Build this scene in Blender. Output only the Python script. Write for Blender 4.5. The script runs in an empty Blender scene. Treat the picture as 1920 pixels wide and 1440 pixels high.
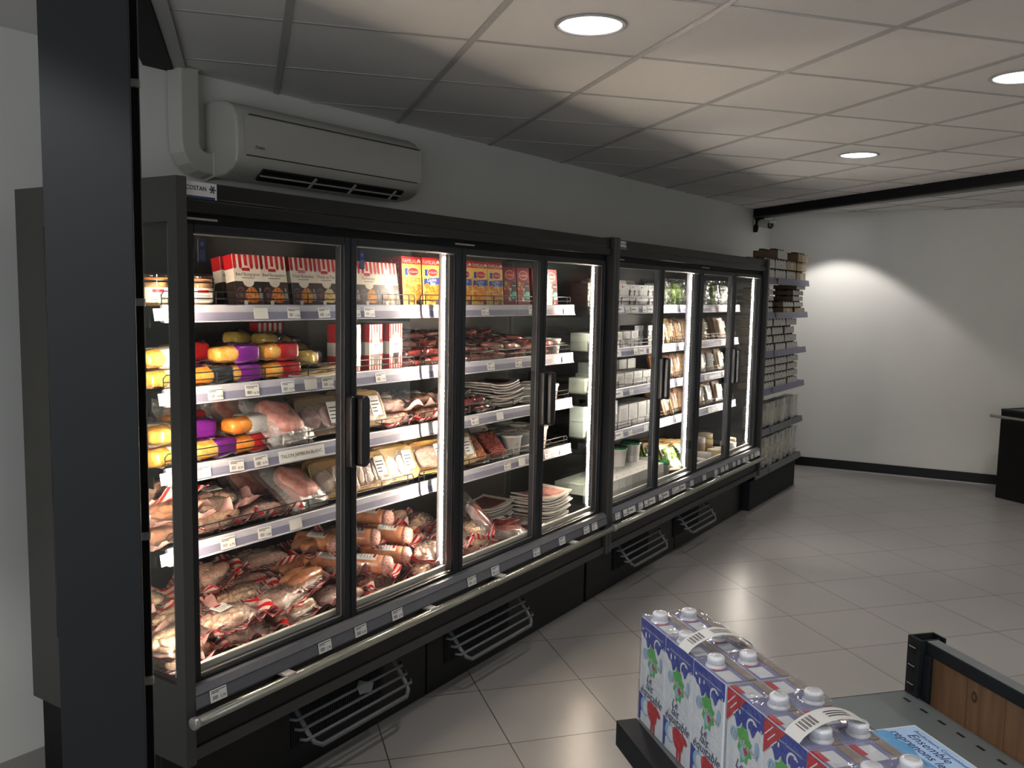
import bpy, math, random
from mathutils import Vector, Matrix, noise
D = bpy.data
C = bpy.context.scene.collection
PI = math.pi
rad = math.radians
S = bpy.context.scene

# ------------------------------------------------------------------ camera
cam = D.cameras.new('camera')
cam.sensor_width = 36.0
cam.lens = 1658.05 / 1920 * 36
cam.clip_start = 0.02
co = D.objects.new('camera', cam)
C.objects.link(co)
yaw, pitch, roll = 0.5766, -0.1014, 0.0187
f = Vector((math.cos(yaw) * math.cos(pitch), math.sin(yaw) * math.cos(pitch), math.sin(pitch)))
r = Vector((math.sin(yaw), -math.cos(yaw), 0))
u = r.cross(f)
r2 = r * math.cos(roll) + u * math.sin(roll)
u2 = -r * math.sin(roll) + u * math.cos(roll)
co.matrix_world = Matrix(((r2.x, u2.x, -f.x, -1.5154), (r2.y, u2.y, -f.y, -2.0947), (r2.z, u2.z, -f.z, 1.6553), (0, 0, 0, 1)))
S.camera = co

# ------------------------------------------------------------------ world, light, exposure
EXPO = 0.0
DOWN_W = 38.0          # each recessed downlight
LED_E = 250.0          # LED strips of the coolers
S.view_settings.view_transform = 'Standard'
S.view_settings.look = 'None'
S.view_settings.gamma = 1.0
S.view_settings.use_curve_mapping = False
S.view_settings.exposure = EXPO
w = D.worlds.new('world')
S.world = w
w.use_nodes = True
bg = w.node_tree.nodes['Background']
bg.inputs['Color'].default_value = (0.90, 0.95, 1.0, 1)
bg.inputs['Strength'].default_value = 3.1
S.cycles.use_denoising = True
S.cycles.max_bounces = 8
S.cycles.diffuse_bounces = 3
S.cycles.glossy_bounces = 4
S.cycles.transmission_bounces = 4
S.cycles.transparent_max_bounces = 20
S.cycles.sample_clamp_indirect = 4.0
S.cycles.caustics_reflective = False
S.cycles.caustics_refractive = False

# ------------------------------------------------------------------ helpers
def empty(name, loc=(0, 0, 0), rz=0.0, rx=0.0, ry=0.0):
    o = D.objects.new(name, None)
    o.empty_display_size = 0.05
    C.objects.link(o)
    o.location = loc
    o.rotation_euler = (rx, ry, rz)
    return o

def tag(o, label=None, cat=None, group=None, kind=None):
    if label: o['label'] = label
    if cat: o['category'] = cat
    if group: o['group'] = group
    if kind: o['kind'] = kind
    return o

def copy_tree(o, parent=None):
    c = o.copy()
    C.objects.link(c)
    if parent is not None: c.parent = parent
    for ch in list(o.children): copy_tree(ch, c)
    return c

_font = {}
def font_mesh(s, shear=0.0):
    k = (s, shear)
    if k not in _font:
        cu = D.curves.new('lettering', 'FONT')
        cu.body = s; cu.size = 1.0; cu.align_x = 'CENTER'; cu.align_y = 'CENTER'; cu.shear = shear
        cu.resolution_u = 2
        ob = D.objects.new('lettering', cu)
        C.objects.link(ob)
        bpy.context.view_layer.update()
        me = ob.evaluated_get(bpy.context.evaluated_depsgraph_get()).to_mesh()
        vs = [v.co.copy() for v in me.vertices]; fs = [tuple(p.vertices) for p in me.polygons]
        w_ = max(v.x for v in vs) - min(v.x for v in vs) if vs else 1
        D.objects.remove(ob); D.curves.remove(cu)
        _font[k] = (vs, fs, w_)
    return _font[k]

class MB:
    """Collects shapes; build() links them as one mesh object."""
    def __init__(s):
        s.v = []; s.f = []; s.m = []; s.s = []; s.T = Matrix.Identity(4)
    def add(s, vs, fs, m=0, smooth=False, T=None):
        T = s.T @ T if T is not None else s.T
        b = len(s.v)
        s.v += [T @ Vector(v) for v in vs]
        for q in fs:
            s.f.append(tuple(i + b for i in q)); s.m.append(m); s.s.append(smooth)
        return s
    def box(s, x0, x1, y0, y1, z0, z1, m=0, T=None):
        vs = [(x, y, z) for z in (z0, z1) for y in (y0, y1) for x in (x0, x1)]
        return s.add(vs, [(0, 2, 3, 1), (4, 5, 7, 6), (0, 1, 5, 4), (2, 6, 7, 3), (0, 4, 6, 2), (1, 3, 7, 5)], m, False, T)
    def poly(s, pts, m=0, T=None):
        return s.add(pts, [tuple(range(len(pts)))], m, False, T)
    def prism(s, pts, z0, z1, m=0, T=None, smooth=False):
        n = len(pts)
        vs = [(x, y, z0) for x, y in pts] + [(x, y, z1) for x, y in pts]
        s.add(vs, [tuple(range(n))[::-1], tuple(range(n, 2 * n))], m, False, T)
        b = len(s.v) - 2 * n
        for i in range(n):
            j = (i + 1) % n
            s.f.append((b + i, b + j, b + n + j, b + n + i)); s.m.append(m); s.s.append(smooth)
        return s
    def lathe(s, prof, n=20, m=0, T=None, cap=True, smooth=True):
        vs = []; fs = []
        for (r_, z) in prof:
            for i in range(n):
                a = 2 * PI * i / n
                vs.append((r_ * math.cos(a), r_ * math.sin(a), z))
        for k in range(len(prof) - 1):
            for i in range(n):
                j = (i + 1) % n
                fs.append((k * n + i, k * n + j, (k + 1) * n + j, (k + 1) * n + i))
        s.add(vs, fs, m, smooth, T)
        if cap:
            b = len(s.v) - len(vs)
            s.f.append(tuple(b + i for i in range(n))[::-1]); s.m.append(m); s.s.append(False)
            e = b + (len(prof) - 1) * n
            s.f.append(tuple(e + i for i in range(n))); s.m.append(m); s.s.append(False)
        return s
    def tube(s, pts, r_, n=8, m=0, T=None, closed=False):
        pts = [Vector(p) for p in pts]
        vs = []; fs = []; N = len(pts)
        up = Vector((0, 0, 1))
        for k, p in enumerate(pts):
            a = pts[(k - 1) % N] if (closed or k) else p
            b = pts[(k + 1) % N] if (closed or k < N - 1) else p
            d = (b - a).normalized()
            q = d.cross(up)
            if q.length < 0.05: q = d.cross(Vector((0, 1, 0)))
            q.normalize(); t = q.cross(d)
            for i in range(n):
                g = 2 * PI * i / n
                vs.append(p + (q * math.cos(g) + t * math.sin(g)) * r_)
        for k in range(N if closed else N - 1):
            k2 = (k + 1) % N
            for i in range(n):
                j = (i + 1) % n
                fs.append((k * n + i, k * n + j, k2 * n + j, k2 * n + i))
        if not closed:
            fs.append(tuple(range(n))[::-1]); fs.append(tuple((N - 1) * n + i for i in range(n)))
        return s.add(vs, fs, m, True, T)
    def blob(s, c, size, e=0.6, amp=0.0, fr=30.0, seed=0, nu=20, nv=12, m=0, T=None, floor=None):
        """superellipsoid with noise, size = half extents"""
        def sp(t, k): return math.copysign(abs(t) ** k, t)
        vs = []; fs = []
        for j in range(nv + 1):
            ph = -PI / 2 + PI * j / nv
            for i in range(nu):
                th = 2 * PI * i / nu
                p = Vector((sp(math.cos(ph), e) * sp(math.cos(th), e), sp(math.cos(ph), e) * sp(math.sin(th), e), sp(math.sin(ph), e)))
                q = Vector((p.x * size[0], p.y * size[1], p.z * size[2]))
                if amp:
                    nn = noise.noise(q * fr + Vector((seed * 7.3, seed * 3.1, seed)))
                    q += p.normalized() * nn * amp
                q += Vector(c)
                if floor is not None and q.z < floor: q.z = floor
                vs.append(q)
        for j in range(nv):
            for i in range(nu):
                k = (i + 1) % nu
                fs.append((j * nu + i, j * nu + k, (j + 1) * nu + k, (j + 1) * nu + i))
        return s.add(vs, fs, m, True, T)
    def sheet(s, fn, nx, ny, m=0, T=None, smooth=True, th=0.0):
        vs = [fn(i / nx, j / ny) for j in range(ny + 1) for i in range(nx + 1)]
        fs = [(j * (nx + 1) + i, j * (nx + 1) + i + 1, (j + 1) * (nx + 1) + i + 1, (j + 1) * (nx + 1) + i) for j in range(ny) for i in range(nx)]
        s.add(vs, fs, m, smooth, T)
        if th:
            s.add([(v[0], v[1], v[2] - th) for v in vs], [q[::-1] for q in fs], m, smooth, T)
            n = nx + 1
            rim = list(range(n)) + [j * n + nx for j in range(1, ny + 1)] + [ny * n + i for i in range(nx - 1, -1, -1)] + [j * n for j in range(ny - 1, 0, -1)]
            top = [vs[i] for i in rim]; k = len(top)
            s.add(top + [(v[0], v[1], v[2] - th) for v in top], [(i, i + k, (i + 1) % k + k, (i + 1) % k) for i in range(k)], m, False, T)
        return s
    def text(s, string, size, T, m=0, shear=0.0, width=None):
        vs, fs, w_ = font_mesh(string, shear)
        k = size if width is None else min(size, width / max(w_, 1e-6))
        kx = k
        return s.add([(v.x * kx, v.y * k, 0) for v in vs], fs, m, False, T)
    def build(s, name, mats, parent=None, bevel=0.0, smooth=None, seg=2):
        me = D.meshes.new(name)
        me.from_pydata([tuple(v) for v in s.v], [], s.f)
        if not isinstance(mats, (list, tuple)): mats = [mats]
        for a in mats: me.materials.append(a)
        me.polygons.foreach_set('material_index', s.m)
        me.polygons.foreach_set('use_smooth', s.s if smooth is None else [smooth] * len(s.f))
        me.update()
        o = D.objects.new(name, me)
        C.objects.link(o)
        if parent is not None: o.parent = parent
        if bevel:
            b = o.modifiers.new('edge', 'BEVEL'); b.width = bevel; b.segments = seg; b.limit_method = 'ANGLE'; b.angle_limit = rad(40)
        return o

def Rx(a): return Matrix.Rotation(a, 4, 'X')
def Ry(a): return Matrix.Rotation(a, 4, 'Y')
def Rz(a): return Matrix.Rotation(a, 4, 'Z')
def Tr(x, y, z): return Matrix.Translation((x, y, z))
FRONT = Rx(PI / 2)                       # lays XY art on a plane facing -Y
def front(x, y, z): return Tr(x, y, z) @ FRONT

def rrect(w_, h_, r_, n=4, cx=0, cy=0):
    pts = []
    for (sx, sy, a0) in ((1, 1, 0), (-1, 1, 90), (-1, -1, 180), (1, -1, 270)):
        for k in range(n + 1):
            a = rad(a0 + 90 * k / n)
            pts.append((cx + sx * (w_ / 2 - r_) + r_ * math.cos(a), cy + sy * (h_ / 2 - r_) + r_ * math.sin(a)))
    return pts
def ell(cx, cy, a, b, n=18): return [(cx + a * math.cos(2 * PI * i / n), cy + b * math.sin(2 * PI * i / n)) for i in range(n)]
def flat(pts, z=0): return [(x, y, z) for x, y in pts]

# ------------------------------------------------------------------ materials
def nodes(name):
    m = D.materials.new(name); m.use_nodes = True
    nt = m.node_tree; b = nt.nodes['Principled BSDF']
    return m, nt, b
def mat(name, col, rough=0.5, metal=0.0, var=0.08, scale=25.0, bump=0.0, bscale=60.0, coat=0.0, spec=0.5, emis=None, es=0.0):
    m, nt, b = nodes(name)
    tc = nt.nodes.new('ShaderNodeTexCoord')
    nz = nt.nodes.new('ShaderNodeTexNoise'); nz.inputs['Scale'].default_value = scale; nz.inputs['Detail'].default_value = 3
    nt.links.new(tc.outputs['Object'], nz.inputs['Vector'])
    rp = nt.nodes.new('ShaderNodeValToRGB')
    rp.color_ramp.elements[0].position = 0.3; rp.color_ramp.elements[1].position = 0.7
    rp.color_ramp.elements[0].color = tuple(max(0, c * (1 - var)) for c in col) + (1,)
    rp.color_ramp.elements[1].color = tuple(min(1, c * (1 + var)) for c in col) + (1,)
    nt.links.new(nz.outputs['Fac'], rp.inputs['Fac'])
    nt.links.new(rp.outputs['Color'], b.inputs['Base Color'])
    b.inputs['Roughness'].default_value = rough; b.inputs['Metallic'].default_value = metal
    b.inputs['Coat Weight'].default_value = coat; b.inputs['Coat Roughness'].default_value = 0.08
    b.inputs['Specular IOR Level'].default_value = spec
    if bump:
        n2 = nt.nodes.new('ShaderNodeTexNoise'); n2.inputs['Scale'].default_value = bscale; n2.inputs['Detail'].default_value = 4
        nt.links.new(tc.outputs['Object'], n2.inputs['Vector'])
        bp = nt.nodes.new('ShaderNodeBump'); bp.inputs['Strength'].default_value = bump; bp.inputs['Distance'].default_value = 0.003
        nt.links.new(n2.outputs['Fac'], bp.inputs['Height']); nt.links.new(bp.outputs['Normal'], b.inputs['Normal'])
    if emis:
        b.inputs['Emission Color'].default_value = emis + (1,); b.inputs['Emission Strength'].default_value = es
    return m
def mott(name, c1, c2, scale=60, rough=0.3, coat=0.6, bump=0.4, bscale=90, pos=(0.42, 0.58)):
    m = mat(name, c1, rough, 0, 0.0, scale, bump, bscale, coat)
    rp = [n for n in m.node_tree.nodes if n.type == 'VALTORGB'][0]
    rp.color_ramp.elements[0].color = c1 + (1,); rp.color_ramp.elements[1].color = c2 + (1,)
    rp.color_ramp.elements[0].position, rp.color_ramp.elements[1].position = pos
    return m
def stripes(name, c1, c2, freq=45.0, direction=(1, 0.35, 0), rough=0.25, coat=0.5):
    m, nt, b = nodes(name)
    tc = nt.nodes.new('ShaderNodeTexCoord')
    dt = nt.nodes.new('ShaderNodeVectorMath'); dt.operation = 'DOT_PRODUCT'; dt.inputs[1].default_value = direction
    mu = nt.nodes.new('ShaderNodeMath'); mu.operation = 'MULTIPLY'; mu.inputs[1].default_value = freq
    fr = nt.nodes.new('ShaderNodeMath'); fr.operation = 'FRACT'
    gt = nt.nodes.new('ShaderNodeMath'); gt.operation = 'GREATER_THAN'; gt.inputs[1].default_value = 0.5
    mx = nt.nodes.new('ShaderNodeMix'); mx.data_type = 'RGBA'
    mx.inputs[6].default_value = c1 + (1,); mx.inputs[7].default_value = c2 + (1,)
    nt.links.new(tc.outputs['Object'], dt.inputs[0]); nt.links.new(dt.outputs['Value'], mu.inputs[0])
    nt.links.new(mu.outputs[0], fr.inputs[0]); nt.links.new(fr.outputs[0], gt.inputs[0])
    nt.links.new(gt.outputs[0], mx.inputs[0]); nt.links.new(mx.outputs[2], b.inputs['Base Color'])
    b.inputs['Roughness'].default_value = rough; b.inputs['Coat Weight'].default_value = coat
    return m
def glassy(name, tint=(0.9, 0.93, 0.92), refl=1.0, base=0.0, rough=0.0, bump=0.0, bscale=30.0, haze=0.0, hazecol=(0.6, 0.6, 0.6)):
    """thin clear sheet: transparent, plus a fresnel reflection (and a little haze)"""
    m = D.materials.new(name); m.use_nodes = True
    nt = m.node_tree; nt.nodes.clear()
    out = nt.nodes.new('ShaderNodeOutputMaterial')
    tr = nt.nodes.new('ShaderNodeBsdfTransparent'); tr.inputs['Color'].default_value = tint + (1,)
    gl = nt.nodes.new('ShaderNodeBsdfGlossy'); gl.inputs['Roughness'].default_value = rough; gl.inputs['Color'].default_value = (1, 1, 1, 1)
    fr = nt.nodes.new('ShaderNodeLayerWeight'); fr.inputs['Blend'].default_value = 0.5
    pw = nt.nodes.new('ShaderNodeMath'); pw.operation = 'POWER'; pw.inputs[1].default_value = 5.0
    ma = nt.nodes.new('ShaderNodeMath'); ma.operation = 'MULTIPLY_ADD'; ma.inputs[1].default_value = 0.96 * refl; ma.inputs[2].default_value = 0.04 * refl + base; ma.use_clamp = True
    nt.links.new(fr.outputs['Facing'], pw.inputs[0])
    mx = nt.nodes.new('ShaderNodeMixShader')
    nt.links.new(pw.outputs[0], ma.inputs[0]); nt.links.new(ma.outputs[0], mx.inputs[0])
    nt.links.new(tr.outputs[0], mx.inputs[1]); nt.links.new(gl.outputs[0], mx.inputs[2])
    if bump:
        tc = nt.nodes.new('ShaderNodeTexCoord')
        n2 = nt.nodes.new('ShaderNodeTexNoise'); n2.inputs['Scale'].default_value = bscale; n2.inputs['Detail'].default_value = 4
        bp = nt.nodes.new('ShaderNodeBump'); bp.inputs['Strength'].default_value = bump; bp.inputs['Distance'].default_value = 0.01
        nt.links.new(tc.outputs['Object'], n2.inputs['Vector']); nt.links.new(n2.outputs['Fac'], bp.inputs['Height'])
        nt.links.new(bp.outputs['Normal'], gl.inputs['Normal']); nt.links.new(bp.outputs['Normal'], fr.inputs['Normal'])
    last = mx
    if haze:
        df = nt.nodes.new('ShaderNodeBsdfDiffuse'); df.inputs['Color'].default_value = hazecol + (1,)
        m2 = nt.nodes.new('ShaderNodeMixShader'); m2.inputs[0].default_value = haze
        nt.links.new(mx.outputs[0], m2.inputs[1]); nt.links.new(df.outputs[0], m2.inputs[2]); last = m2
    nt.links.new(last.outputs[0], out.inputs['Surface'])
    return m
def led_mat(name, col, strength, pitch=0.021):
    """LED tape: bright chips on a dimmer diffuser, pattern along z"""
    m = D.materials.new(name); m.use_nodes = True
    nt = m.node_tree; nt.nodes.clear()
    out = nt.nodes.new('ShaderNodeOutputMaterial'); em = nt.nodes.new('ShaderNodeEmission')
    em.inputs['Color'].default_value = col + (1,)
    tc = nt.nodes.new('ShaderNodeTexCoord'); sp = nt.nodes.new('ShaderNodeSeparateXYZ')
    mu = nt.nodes.new('ShaderNodeMath'); mu.operation = 'MULTIPLY'; mu.inputs[1].default_value = 1 / pitch
    fr = nt.nodes.new('ShaderNodeMath'); fr.operation = 'FRACT'
    lt = nt.nodes.new('ShaderNodeMath'); lt.operation = 'LESS_THAN'; lt.inputs[1].default_value = 0.5
    ma = nt.nodes.new('ShaderNodeMath'); ma.operation = 'MULTIPLY_ADD'; ma.inputs[1].default_value = strength * 1.75; ma.inputs[2].default_value = strength * 0.12
    nt.links.new(tc.outputs['Object'], sp.inputs[0]); nt.links.new(sp.outputs['Z'], mu.inputs[0])
    nt.links.new(mu.outputs[0], fr.inputs[0]); nt.links.new(fr.outputs[0], lt.inputs[0]); nt.links.new(lt.outputs[0], ma.inputs[0])
    nt.links.new(ma.outputs[0], em.inputs['Strength']); nt.links.new(em.outputs[0], out.inputs['Surface'])
    return m

M = {}
M['black'] = mat('black_lacquer', (0.006, 0.006, 0.006), 0.35, 0, 0.1, spec=0.3)
M['blackmat'] = mat('black_matt', (0.005, 0.005, 0.005), 0.6, 0, 0.15, spec=0.25)
M['frame'] = mat('anthracite_aluminium', (0.008, 0.010, 0.013), 0.45, 0.0, 0.06, spec=0.35)
M['panel'] = mat('grey_coated_panel', (0.042, 0.042, 0.040), 0.45, 0, 0.04)
M['rail'] = mat('grey_rail_plastic', (0.12, 0.125, 0.14), 0.35, 0, 0.04)
M['pricerail'] = mat('pale_price_rail', (0.52, 0.52, 0.60), 0.28, 0, 0.03, coat=0.4)
M['priceblue'] = mat('slate_price_insert', (0.24, 0.24, 0.34), 0.3, 0, 0.04)
M['shelf'] = mat('dark_shelf_steel', (0.020, 0.019, 0.018), 0.4, 0.3)
M['wire'] = mat('black_wire', (0.015, 0.013, 0.013), 0.35, 0.3)
M['bumper'] = mat('polished_bumper', (0.42, 0.42, 0.36), 0.22, 0.75, 0.05)
M['sill'] = mat('cream_sill', (0.62, 0.60, 0.52), 0.35, 0.1, 0.03)
M['alu'] = mat('brushed_aluminium', (0.45, 0.44, 0.43), 0.35, 0.7, 0.05)
M['back'] = mat('dark_back_panel', (0.014, 0.0125, 0.0115), 0.4, 0.2, 0.1)
M['hole'] = mat('hole_black', (0.001, 0.001, 0.001), 0.8)
def perforate(m):
    nt = m.node_tree; b_ = nt.nodes['Principled BSDF']; tc = [n for n in nt.nodes if n.type == 'TEX_COORD'][0]
    sp = nt.nodes.new('ShaderNodeSeparateXYZ'); nt.links.new(tc.outputs['Object'], sp.inputs[0]); ms = []
    for ax, per, fr_ in (('X', .045, .2), ('Z', .0417, .24)):
        d_ = nt.nodes.new('ShaderNodeMath'); d_.operation = 'DIVIDE'; d_.inputs[1].default_value = per; nt.links.new(sp.outputs[ax], d_.inputs[0])
        f_ = nt.nodes.new('ShaderNodeMath'); f_.operation = 'FRACT'; nt.links.new(d_.outputs[0], f_.inputs[0])
        l_ = nt.nodes.new('ShaderNodeMath'); l_.operation = 'LESS_THAN'; l_.inputs[1].default_value = fr_; nt.links.new(f_.outputs[0], l_.inputs[0]); ms.append(l_)
    mu = nt.nodes.new('ShaderNodeMath'); mu.operation = 'MULTIPLY'; nt.links.new(ms[0].outputs[0], mu.inputs[0]); nt.links.new(ms[1].outputs[0], mu.inputs[1])
    mx = nt.nodes.new('ShaderNodeMix'); mx.data_type = 'RGBA'; mx.inputs[7].default_value = (.0005, .0005, .0005, 1)
    src = b_.inputs['Base Color'].links[0].from_socket
    nt.links.new(mu.outputs[0], mx.inputs[0]); nt.links.new(src, mx.inputs[6]); nt.links.new(mx.outputs[2], b_.inputs['Base Color'])
perforate(M['back'])
M['grille'] = mat('grey_grille_wire', (0.13, 0.135, 0.14), 0.4, 0.2)
M['white'] = mat('white_paper', (0.80, 0.79, 0.76), 0.5, 0, 0.02)
M['ink'] = mat('dark_ink', (0.02, 0.02, 0.025), 0.6)
M['navy'] = mat('navy_ink', (0.012, 0.03, 0.12), 0.5)
M['glass'] = glassy('cooler_door_glass', (0.93, 0.95, 0.94), 0.75)
M['endglass'] = glassy('cooler_end_glass', (0.85, 0.88, 0.86), 0.8)
M['film'] = glassy('clear_crumpled_film', (0.96, 0.96, 0.95), 1.6, 0.05, 0.10, 1.0, 40, 0.06)
M['film2'] = glassy('hazy_food_film', (0.93, 0.92, 0.9), 2.4, 0.12, 0.14, 1.0, 34, 0.22, (0.8, 0.8, 0.8))
M['wrap'] = glassy('milk_pack_shrink_film', (0.97, 0.97, 0.97), 1.3, 0.04, 0.06, 0.7, 22, 0.06)
M['wall'] = mat('white_wall_paint', (0.80, 0.80, 0.76), 0.55, 0, 0.03, 1.4, 0.08, 220)
M['wallfar'] = mat('white_far_wall_paint', (0.80, 0.80, 0.755), 0.5, 0, 0.03, 1.1, 0.05, 220)
M['steel'] = mat('anthracite_steel_paint', (0.012, 0.0145, 0.017), 0.6, 0, 0.04, 6, spec=0.25)
M['steeldark'] = mat('dark_steel_and_recess_shade', (0.004, 0.0045, 0.005), 0.6, 0, 0.1, spec=0.2)  # colour of the beams, also painted shade in the column recess
M['edge'] = mat('pale_steel_edge', (0.18, 0.17, 0.155), 0.4, 0.3)  # paler tone for the strip on the rear flange
M['ac'] = mat('off_white_plastic', (0.56, 0.55, 0.50), 0.4, 0, 0.02, 4)
M['acdark'] = mat('dark_outlet', (0.01, 0.01, 0.01), 0.5)
M['handle'] = mat('black_handle', (0.012, 0.012, 0.013), 0.3)
M['led'] = led_mat('warm_led_tape', (1.0, 0.80, 0.62), LED_E)
M['led2'] = led_mat('white_led_tape', (1.0, 0.88, 0.78), LED_E * 0.85)
M['lamp'] = mat('downlight_diffuser', (0.9, 0.9, 0.9), 0.5, emis=(0.98, 0.95, 1.0), es=7.0)
M['trimw'] = mat('white_trim_ring', (0.45, 0.44, 0.43), 0.4)

# ------------------------------------------------------------------ setting
CEIL = 2.4965
GA = 0.869
gA = Vector((math.cos(GA), math.sin(GA))); gB = Vector((math.sin(GA), -math.cos(GA)))

def grid_mat(name, size, org, ang, joint, c, cj, rough, var, bump=0.0, spec=0.5, axis_joint=None, rv=0.0):
    """square tiles with joints, laid in world space"""
    m, nt, b = nodes(name)
    tc = nt.nodes.new('ShaderNodeTexCoord')
    mp = nt.nodes.new('ShaderNodeMapping'); mp.vector_type = 'TEXTURE'
    mp.inputs['Location'].default_value = (org[0], org[1], 0); mp.inputs['Rotation'].default_value = (0, 0, ang)
    mp.inputs['Scale'].default_value = (size, size, 1)
    nt.links.new(tc.outputs['Object'], mp.inputs['Vector'])
    sp = nt.nodes.new('ShaderNodeSeparateXYZ'); nt.links.new(mp.outputs[0], sp.inputs[0])
    jm = []
    fl = []
    for k, ax in enumerate('XY'):
        jw = joint if axis_joint is None else axis_joint[k]
        ad = nt.nodes.new('ShaderNodeMath'); ad.operation = 'ADD'; ad.inputs[1].default_value = 0.5; nt.links.new(sp.outputs[ax], ad.inputs[0])
        fr = nt.nodes.new('ShaderNodeMath'); fr.operation = 'FRACT'; nt.links.new(ad.outputs[0], fr.inputs[0])
        sb = nt.nodes.new('ShaderNodeMath'); sb.operation = 'SUBTRACT'; sb.inputs[1].default_value = 0.5; nt.links.new(fr.outputs[0], sb.inputs[0])
        ab = nt.nodes.new('ShaderNodeMath'); ab.operation = 'ABSOLUTE'; nt.links.new(sb.outputs[0], ab.inputs[0])
        lt = nt.nodes.new('ShaderNodeMath'); lt.operation = 'LESS_THAN'; lt.inputs[1].default_value = jw / size / 2; nt.links.new(ab.outputs[0], lt.inputs[0])
        jm.append(lt)
        fo = nt.nodes.new('ShaderNodeMath'); fo.operation = 'FLOOR'; nt.links.new(sp.outputs[ax], fo.inputs[0]); fl.append(fo)
    mx = nt.nodes.new('ShaderNodeMath'); mx.operation = 'MAXIMUM'; nt.links.new(jm[0].outputs[0], mx.inputs[0]); nt.links.new(jm[1].outputs[0], mx.inputs[1])
    cb = nt.nodes.new('ShaderNodeCombineXYZ'); nt.links.new(fl[0].outputs[0], cb.inputs[0]); nt.links.new(fl[1].outputs[0], cb.inputs[1])
    wn = nt.nodes.new('ShaderNodeTexWhiteNoise'); nt.links.new(cb.outputs[0], wn.inputs['Vector'])
    nz = nt.nodes.new('ShaderNodeTexNoise'); nz.inputs['Scale'].default_value = 3; nz.inputs['Detail'].default_value = 6
    nt.links.new(tc.outputs['Object'], nz.inputs['Vector'])
    av = nt.nodes.new('ShaderNodeMath'); av.operation = 'ADD'; nt.links.new(wn.outputs['Value'], av.inputs[0]); nt.links.new(nz.outputs['Fac'], av.inputs[1])
    rp = nt.nodes.new('ShaderNodeMapRange'); rp.inputs['From Max'].default_value = 2.0; rp.inputs['To Min'].default_value = 1 - var; rp.inputs['To Max'].default_value = 1 + var
    nt.links.new(av.outputs[0], rp.inputs[0])
    vm = nt.nodes.new('ShaderNodeVectorMath'); vm.operation = 'SCALE'; vm.inputs[0].default_value = c; nt.links.new(rp.outputs[0], vm.inputs['Scale'])
    mc = nt.nodes.new('ShaderNodeMix'); mc.data_type = 'RGBA'; mc.inputs[7].default_value = cj + (1,)
    nt.links.new(mx.outputs[0], mc.inputs[0]); nt.links.new(vm.outputs[0], mc.inputs[6]); nt.links.new(mc.outputs[2], b.inputs['Base Color'])
    b.inputs['Roughness'].default_value = rough; b.inputs['Specular IOR Level'].default_value = spec
    if rv:
        n3 = nt.nodes.new('ShaderNodeTexNoise'); n3.inputs['Scale'].default_value = 1.3; n3.inputs['Detail'].default_value = 5; nt.links.new(tc.outputs['Object'], n3.inputs['Vector'])
        r3 = nt.nodes.new('ShaderNodeMapRange'); r3.inputs['To Min'].default_value = rough - rv; r3.inputs['To Max'].default_value = rough + rv
        nt.links.new(n3.outputs['Fac'], r3.inputs[0]); nt.links.new(r3.outputs[0], b.inputs['Roughness'])
    if bump:
        bp = nt.nodes.new('ShaderNodeBump'); bp.inputs['Strength'].default_value = bump; bp.inputs['Distance'].default_value = 0.004; bp.invert = True
        nt.links.new(mx.outputs[0], bp.inputs['Height']); nt.links.new(bp.outputs['Normal'], b.inputs['Normal'])
    return m

def struct(name, mb, m, parent=None, **k):
    o = mb.build(name, m, parent, **k); o['kind'] = 'structure'; return o

M['floor'] = grid_mat('floor_tiles', 0.4503, (3.3593, -0.5378), GA, 0.0045, (0.28, 0.272, 0.26), (0.055, 0.045, 0.035), 0.30, 0.07, 0.3, 0.5)
M['ceiltile'] = grid_mat('ceiling_tiles', 0.6, (1.0301, -1.1477), GA, 0.015, (0.80, 0.78, 0.76), (0.80, 0.78, 0.76), 0.8, 0.03, 0.0, 0.2)
WX = 7.3386
def wally(x): return 0.9653 - 0.047 * x
WYC = wally(WX)
fa = -1.4606
def farp(t): return (WX + t * math.cos(fa), WYC + t * math.sin(fa))
FE = farp(6.5)

struct('floor', MB().box(-4.5, 9, -7, 1.3, -0.05, 0.0), M['floor'])
struct('ceiling', MB().box(-4.5, 9, -7, 1.3, CEIL, CEIL + 0.05), M['ceiltile'])
mb = MB(); mb.prism([(-4.5, wally(-4.5)), (WX + .2, wally(WX + .2)), (WX + .2, wally(WX) + 0.15), (-4.5, wally(-4.5) + 0.15)], 0, CEIL + .04)
struct('wall_left', mb, M['wall'])
mb = MB(); mb.box(-4.65, 9, -6.6, -6.5, 0, CEIL + .04); struct('wall_right', mb, M['wall'])
mb = MB(); mb.box(-4.6, -4.5, -6.5, 1.3, 0, .35); mb.box(-4.6, -4.5, -6.5, 1.3, 2.3, CEIL + .04); mb.box(-4.6, -4.5, -6.5, -5.2, .35, 2.3); mb.box(-4.6, -4.5, -0.6, 1.3, .35, 2.3)
struct('wall_back', mb, M['wall'])
mb = MB(); mb.box(-4.58, -4.52, -5.2, -5.14, .35, 2.3); mb.box(-4.58, -4.52, -.66, -.6, .35, 2.3); mb.box(-4.58, -4.52, -5.2, -.6, .35, .41); mb.box(-4.58, -4.52, -5.2, -.6, 2.24, 2.3); mb.box(-4.58, -4.52, -2.93, -2.87, .41, 2.24)
struct('window_1', mb, M['frame'])
pl = D.lights.new('window_portal', 'AREA'); pl.shape = 'RECTANGLE'; pl.size = 4.6; pl.size_y = 1.95; pl.cycles.is_portal = True
po_ = D.objects.new('window_portal', pl); C.objects.link(po_); po_.location = (-4.5, -2.9, 1.325); po_.rotation_euler = (PI / 2, 0, -PI / 2)
mb = MB(); mb.prism([farp(-0.05), (farp(-0.05)[0] + .15, farp(-0.05)[1]), (FE[0] + .15, FE[1]), FE], 0, CEIL + .04)
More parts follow.
